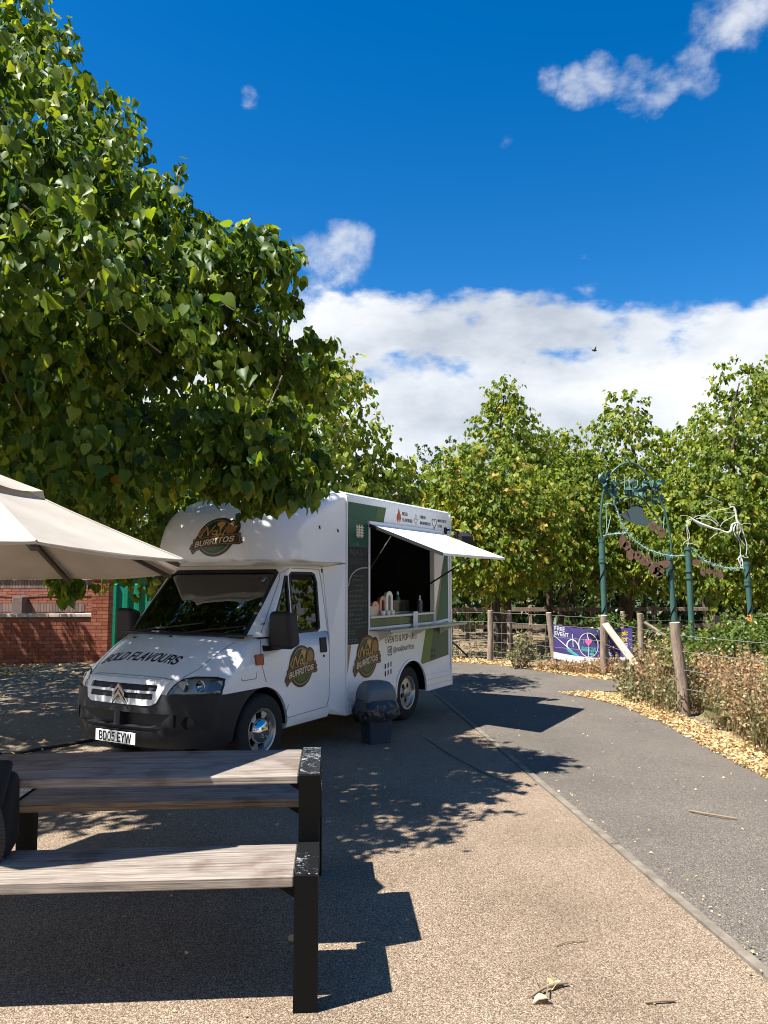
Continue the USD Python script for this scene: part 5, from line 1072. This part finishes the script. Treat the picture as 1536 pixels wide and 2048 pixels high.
def garland(parent, pts, seed, r=.012):
    p = spline(pts, 9); g = obj("garland", tube(p, r, 6), M_gpale, parent, smooth=True); q = np.random.RandomState(seed)
    obj("thorns", cat_m([tube([p[i], p[i] + unit(q.normal(size=3)) * .055], [.006, .002], 4) for i in range(0, len(p), 1) for _ in range(2)]), M_gpale, g, kind="stuff")
garland(ar, A2([(215, 810), (300, 790), (400, 800), (450, 900), (480, 1010), (540, 1150), (600, 1260), (700, 1370), (850, 1490), (1000, 1560), (1200, 1620), (1540, 1625)]), 3)
garland(ar, A2([(215, 1310), (330, 1290), (470, 1275), (600, 1265)]), 4)
obj("green_drops", cat_m([tube(A2([(x, y), (x + dx, y + l)]), .007, 4) for x, y, dx, l in ((580, 300, 0, 330), (655, 380, 5, 270), (715, 400, 5, 250), (800, 400, -10, 270), (870, 440, 10, 240), (905, 470, -5, 270), (1020, 450, -10, 340), (1080, 560, -30, 260), (1210, 1000, -30, 300), (270, 830, 0, 440), (345, 990, -75, 290), (440, 350, -40, 430))]), M_gpale, ar, kind="stuff")
# iron leaves on the left shoulder of the hoop and inside it
q = np.random.RandomState(21)
pp = np.array(A2([(q.uniform(190, 340), q.uniform(260, 480)) for _ in range(26)] + [(q.uniform(600, 960), q.uniform(400, 640)) for _ in range(34)] + [(q.uniform(1000, 1200), q.uniform(380, 760)) for _ in range(34)] + [(q.uniform(300, 480), q.uniform(400, 700)) for _ in range(24)])) + q.normal(size=(118, 3)) * [0, .05, 0]
v, f, k = leaves(pp, unit(q.normal(size=(118, 3)) + [0, 0, -.8]), q.normal(size=(118, 3)) + [0, -1, 0], q.uniform(.07, .15, 118), np.full(118, 1.), 8)
obj("iron_leaves", (v, f), M_gpost, ar, kind="stuff")
def cutout(parent, cx, cy, w, h, seed, thing_parent=None):
    q = np.random.RandomState(seed); a = np.sort(q.uniform(0, 2 * math.pi, 9)); pol = Polygon([(w / 2 * (1 + .3 * q.normal() * .5) * math.cos(t), h / 2 * (1 + .3 * q.normal() * .5) * math.sin(t)) for t in np.linspace(0, 2 * math.pi, 11)[:-1]]).buffer(.006)
    if seed % 2: pol = pol.difference(Point(0, h * .12).buffer(w * .18))
    c = obj("hanging_cutout", place(ext(pol, .006), (cx, -.02, cy), (1, 0, 0), (0, 0, 1), (0, -1, 0)), M_rust, parent)
    obj("hanger", tube([(cx, -.02, cy + h * .4), (cx, -.01, cy + h * .5 + .22)], .003, 4), M_wire, c)
for i, (x, y, w, h) in enumerate([(520, 1400, 90, 170), (590, 1470, 100, 130), (630, 1610, 90, 180), (760, 1640, 110, 160), (830, 1720, 70, 150), (925, 1720, 80, 160), (1010, 1830, 130, 180), (1090, 1870, 120, 150), (1180, 1770, 160, 130), (1060, 1930, 110, 110), (1020, 1160, 110, 130), (1150, 1250, 100, 160)]):
    cutout(ar, (x - 200) * K, 4.23 - y * K, w * K * 1.25, h * K * 1.1, i + 50)
K2 = .001092
hx, hz = 5.55, 0
br = thing("bird_post_frame", "pair of green posts joined by a sagging garland, carrying white birds", "post frame", (5.92, 15.0, 0))
def B2(pts): return [((x - 225) * K2, 0, 3.49 - y * K2) for x, y in pts]
pole(br, .0, 0, 2.40, .055, .02, swell=False); pole(br, 1.13, 0, 2.10, .050, .06)
garland(br, B2([(270, 1010), (340, 1080), (430, 1180), (530, 1250), (640, 1310), (750, 1340), (880, 1370), (1040, 1380), (1240, 1380)]), 7)
for zc in (1.93, 1.80, 2.36): obj("collar", tube([(0, 0, zc - .02), (0, 0, zc + .02)], .072, 12), M_gpost, br, smooth=40)
for i, (x, y, w, h) in enumerate([(360, 1280, 160, 90), (470, 1440, 80, 150), (590, 1440, 150, 60), (690, 1450, 80, 130), (780, 1500, 100, 110)]): cutout(br, (x - 225) * K2, 3.49 - y * K2, w * K2, h * K2 * 1.15, 70 + i)
def rods(parent, name, lines, r): obj(name, cat_m([tube(spline(B2(l), 5) if len(l) > 2 else np.array(B2(l)), rr * .8 if np.ndim(rr) == 0 else np.interp(np.linspace(0, 1, (len(l) - 1) * 5 + 1 if len(l) > 2 else 2), np.linspace(0, 1, len(rr)), rr), 6) for l, rr in zip(lines, r)]), M_rodw, parent, smooth=40)
h1 = thing("white_bird_sculpture", "white wire bird leaning over the left post, long neck stretched right", "sculpture", (5.92, 14.97, 0), group="white wire birds")
rods(h1, "body", [[(260, 455), (340, 520), (430, 580), (560, 630), (680, 670), (790, 690)]], [[.008, .022, .034, .03, .022, .014]])
rods(h1, "neck", [[(790, 690), (880, 735), (960, 735), (1000, 690), (1020, 610), (1080, 575), (1150, 580)]], [[.014, .018, .022, .022, .02, .018, .012]])
rods(h1, "legs", [[(190, 890), (215, 640), (225, 540), (260, 515), (330, 530)], [(225, 960), (210, 700), (255, 560), (300, 530)], [(130, 960), (185, 895), (215, 1010)], [(215, 940), (290, 945), (370, 970)]], [.007, .006, .006, .007])
rods(h1, "wing_wires", [[(340, 480), (450, 435), (560, 440), (700, 500), (770, 590)], [(380, 490), (520, 500), (680, 540), (770, 620)], [(580, 430), (680, 360), (800, 340), (920, 320)], [(420, 500), (560, 455), (680, 540), (750, 620)], [(810, 640), (850, 570), (960, 500), (1100, 410)], [(90, 460), (130, 435), (200, 440), (260, 455)], [(610, 860), (680, 800), (760, 750)], [(570, 90), (660, 110), (760, 160), (860, 200)], [(520, 190), (590, 240), (680, 185), (620, 165)]], [.007, .007, .006, .006, .006, .006, .005, .005, .004])
h2 = thing("white_bird_sculpture", "white wire bird standing upright on the right post, beak raised left", "sculpture", (5.92, 15.05, 0), group="white wire birds")
rods(h2, "neck", [[(1090, 330), (1130, 400), (1135, 480), (1160, 560), (1190, 600)]], [[.014, .016, .018, .022, .026]])
rods(h2, "head", [[(1030, 290), (1070, 270), (1110, 310), (1130, 380)], [(930, 385), (1030, 385), (1120, 385)], [(920, 320), (1000, 300), (1060, 285)]], [[.006, .014, .018, .014], .006, .006])
rods(h2, "body_ribs", [[(1180, 590), (1230, 680), (1260, 790), (1290, 900)], [(1120, 590), (1080, 690), (1100, 790), (1160, 870)], [(1150, 590), (1140, 700), (1160, 800), (1200, 880)], [(1200, 600), (1190, 720), (1150, 820)], [(1150, 800), (1200, 880), (1270, 970)], [(1200, 600), (1280, 580), (1400, 590)], [(1240, 740), (1270, 800), (1250, 780)]], [.010, .012, .011, .010, .007, .006, .014])
rods(h2, "legs", [[(1160, 870), (1180, 1000), (1175, 1150), (1175, 1380)], [(1290, 900), (1300, 960), (1275, 1140)], [(1180, 1130), (1240, 1180), (1320, 1190)], [(1275, 1140), (1320, 1195)], [(1120, 1220), (1175, 1150), (1190, 1260)], [(1160, 1180), (1165, 1300), (1185, 1330), (1200, 1200)]], [.008, .008, .007, .006, .006, .014])
oh = obj("orange_glove", place(cat_m([balls([(-.03, 0, 0), (.03, 0, 0), (-.03, 0, .07), (.03, 0, .07)], .02), balls([(-.04, 0, .03), (-.08, 0, .06)], .012)] + [balls([(-.036 + .024 * i, 0, .08), (-.042 + .028 * i, 0, .15)], .011) for i in range(4)]), (7.04, 14.93, .93), (1, 0, 0), (0, 1, 0), (0, 0, 1)), mat("orange_cloth", (.75, .27, .05), .8), smooth=30, label="orange hand-shaped glove tied to the right sculpture post", cat="glove")
# banner
M_purple = mat("banner_purple", (.085, .065, .22), .5, .4, noise=1.6, col2=(.045, .035, .13))
M_bwhite = mat("banner_white", (.74, .74, .74), .5, .4); M_byel = mat("banner_yellow", (.75, .58, .03), .5, .4); M_bteal = mat("banner_teal", (.06, .42, .40), .5, .4); M_bpink = mat("banner_pink", (.65, .12, .28), .5, .4); M_bdark = mat("banner_dark", (.015, .018, .035), .5, .4)
bd = np.array([4.86 - 3.39, 15.25 - 15.62, 0]); bl = np.linalg.norm(bd); ang = math.degrees(math.atan2(bd[1], bd[0]))
bn_ = thing("banner", "purple event banner tied to the wire fence, yellow and white lettering", "banner", (3.39, 15.60, .20), rotz=ang)
def bz(x, y): return .03 * np.sin(x * 5.1 + 1) + .012 * np.sin(x * 13 + y * 6)
def bwarp(m, off): 
    m = to_tm(m).copy(); x, y, z = m.vertices.T; t = x / bl; sag = -.07 * 4 * t * (1 - t)
    m.vertices = np.column_stack([x, bz(x, y) - off - z, y + sag - .05 * t]); return m
def bput(nm, g, m, off, par):
    q = g if isinstance(g, trimesh.Trimesh) else ext(g, .001)
    return obj(nm, bwarp(q, off), m, par)
gx_, gy_ = np.meshgrid(np.linspace(0, bl, 40), np.linspace(0, .68, 12), indexing="ij"); ii = np.arange(480).reshape(40, 12)
fq = np.stack([ii[:-1, :-1], ii[1:, :-1], ii[1:, 1:], ii[:-1, 1:]], -1).reshape(-1, 4)
gm = trimesh.Trimesh(np.stack([gx_, gy_, gx_ * 0], -1).reshape(-1, 3), np.vstack([fq[:, [0, 1, 2]], fq[:, [0, 2, 3]]]), process=False)
sheet_ = obj("banner_sheet", bwarp(gm, 0), M_purple, bn_, smooth=True)
strip = gm.copy(); strip.vertices[:, 1] *= .13 / .68; obj("white_strip", bwarp(strip, .003), M_bwhite, sheet_)
def btext(t, x, y, h, w, m, slant=0.0, off=.004):
    q = text(t, h, w, True, slant, .001); q.vertices[:, :2] += (x, y); return obj("banner_lettering", bwarp(q, off), m, sheet_)
btext("FREE", .03, .575, .075, .20, M_bwhite); btext("EVENT", .03, .475, .075, .27, M_bwhite)
cc_ = affinity.scale(Point(.68, .37).buffer(1), .19, .24)
bput("roundel", cc_, M_bdark, .003, sheet_); bput("roundel_ring", cc_.difference(affinity.scale(cc_, .94, .95)), M_bwhite, .0045, sheet_)
bput("heart", affinity.translate(affinity.scale(Polygon(ht), 1, 1.1, origin=(0, 0)), .68, .43), M_bpink, .0045, sheet_)
btext("I", .575, .40, .075, .03, M_bteal); btext("BARTON", .545, .24, .085, .27, M_bteal, .1); 
bput("stem", unary_union([LineString([(.68, .14), (.685, .38)]).buffer(.005), LineString([(.685, .47), (.66, .58)]).buffer(.007)]), M_bwhite, .0045, sheet_)
bput("tent_drawing", unary_union([LineString([(.02, .45), (.16, .36), (.27, .28), (.45, .15)]).buffer(.008), LineString(spline([(.27, .29), (.31, .41), (.38, .44), (.45, .40), (.50, .27)], 5)).buffer(.010), LineString([(.38, .55), (.385, .30)]).buffer(.005)]), M_bwhite, .0045, sheet_)
bput("teal_shape", Polygon([(.25, .27), (.33, .24), (.47, .16), (.50, .13), (.40, .14), (.28, .20)]), M_bteal, .005, sheet_); bput("teal_shape", affinity.scale(Point(.74, .20).buffer(1), .045, .03), M_bteal, .005, sheet_)
btext("Mosaic", 1.13, .545, .085, .30, M_byel, .15); btext("Pilot", 1.22, .425, .085, .20, M_byel, .15)
for k, (y, c) in enumerate([(.37, M_bwhite), (.33, M_bwhite), (.285, M_byel), (.235, M_bwhite), (.20, M_bwhite), (.165, M_bwhite)]): bput("text_line", LineString([(1.03 + .02 * (k % 2), y), (1.42, y + .004)]).buffer(.009), c, .004, sheet_)
# ------------------------------------------------------------------ small things
bird = thing("bird", "small dark bird in flight below the clouds", "bird", (9.8, 35, 12.5), rotz=20)
obj("body", to_tm(balls([(-.12, 0, 0), (0, 0, 0), (.10, 0, .02)], [.02, .05, .03])), M_black, bird, smooth=30)
for s in (1, -1): obj("wing", hull([(-.05, 0, 0), (.05, 0, 0), (.02, s * .12, .10), (-.06, s * .22, .16), (-.04, s * .1, .09), (0, s * .05, .06)]), M_black, bird)
def twig(name, label, pts, r=.006, side=()):
    t = thing(name, label, "twig", pts[0], group="dry twigs lying on the ground"); p0 = np.array(pts[0]); obj("stem", tube(spline(np.array(pts) - p0, 4), r, 6), M_twig, t, smooth=True)
    for s in side: obj("side_shoot", tube(np.array(s) - p0, r * .6, 5), M_twig, t)
twig("twig", "long dry twig lying on the asphalt at right", [(2.26, 5.88, .01), (2.40, 5.74, .018), (2.52, 5.68, .012)], .007, [[(2.34, 5.80, .014), (2.42, 5.82, .03)]])
twig("twig", "broken twig cluster on the gravel near the picture's bottom", [(.60, 3.30, .012), (.68, 3.36, .02), (.77, 3.40, .015)], .006, [[(.64, 3.33, .016), (.63, 3.42, .03)], [(.68, 3.36, .02), (.66, 3.29, .025)], [(.72, 3.38, .016), (.70, 3.45, .03)]])
twig("twig", "short straight twig on the gravel at bottom right", [(1.05, 3.26, .008), (1.11, 3.265, .012), (1.17, 3.275, .008)], .005)
twig("twig", "thin curved twig on the gravel left of the short straight one", [(.80, 3.75, .006), (.88, 3.79, .010), (.95, 3.80, .006)], .003)
for k, (x, y, rz, lab) in enumerate([(-.43, 3.78, 20, "yellow fallen leaf on the gravel under the table"), (.72, 3.42, 130, "dry curled leaf beside the broken twig cluster"), (.66, 3.28, 60, "pale fallen leaf below the broken twig cluster")]):
    v, f, kk = leaves(np.array([[0, 0, .012]]), unit(np.array([[math.cos(rz), math.sin(rz), .15]])), np.array([[.1, .2, 1.]]), np.array([.062]), np.array([1.6]), 8)
    l_ = obj("fallen_leaf", (v, f), M_litter, label=lab, cat="leaf", group="fallen leaves on the gravel", tint=np.full(len(v), .6 + .15 * k)); UsdGeom.Xformable(stage.GetPrimAtPath(l_)).AddTranslateOp().Set((x, y, 0))
obj("ground_cable", tube(spline([(-4.2, 7.35, .012), (-3.42, 8.07, .014), (-3.0, 8.6, .014), (-2.4, 9.2, .02)], 8), .018, 6), M_black, label="black cable running across the ground to the van", cat="cable", smooth=True)
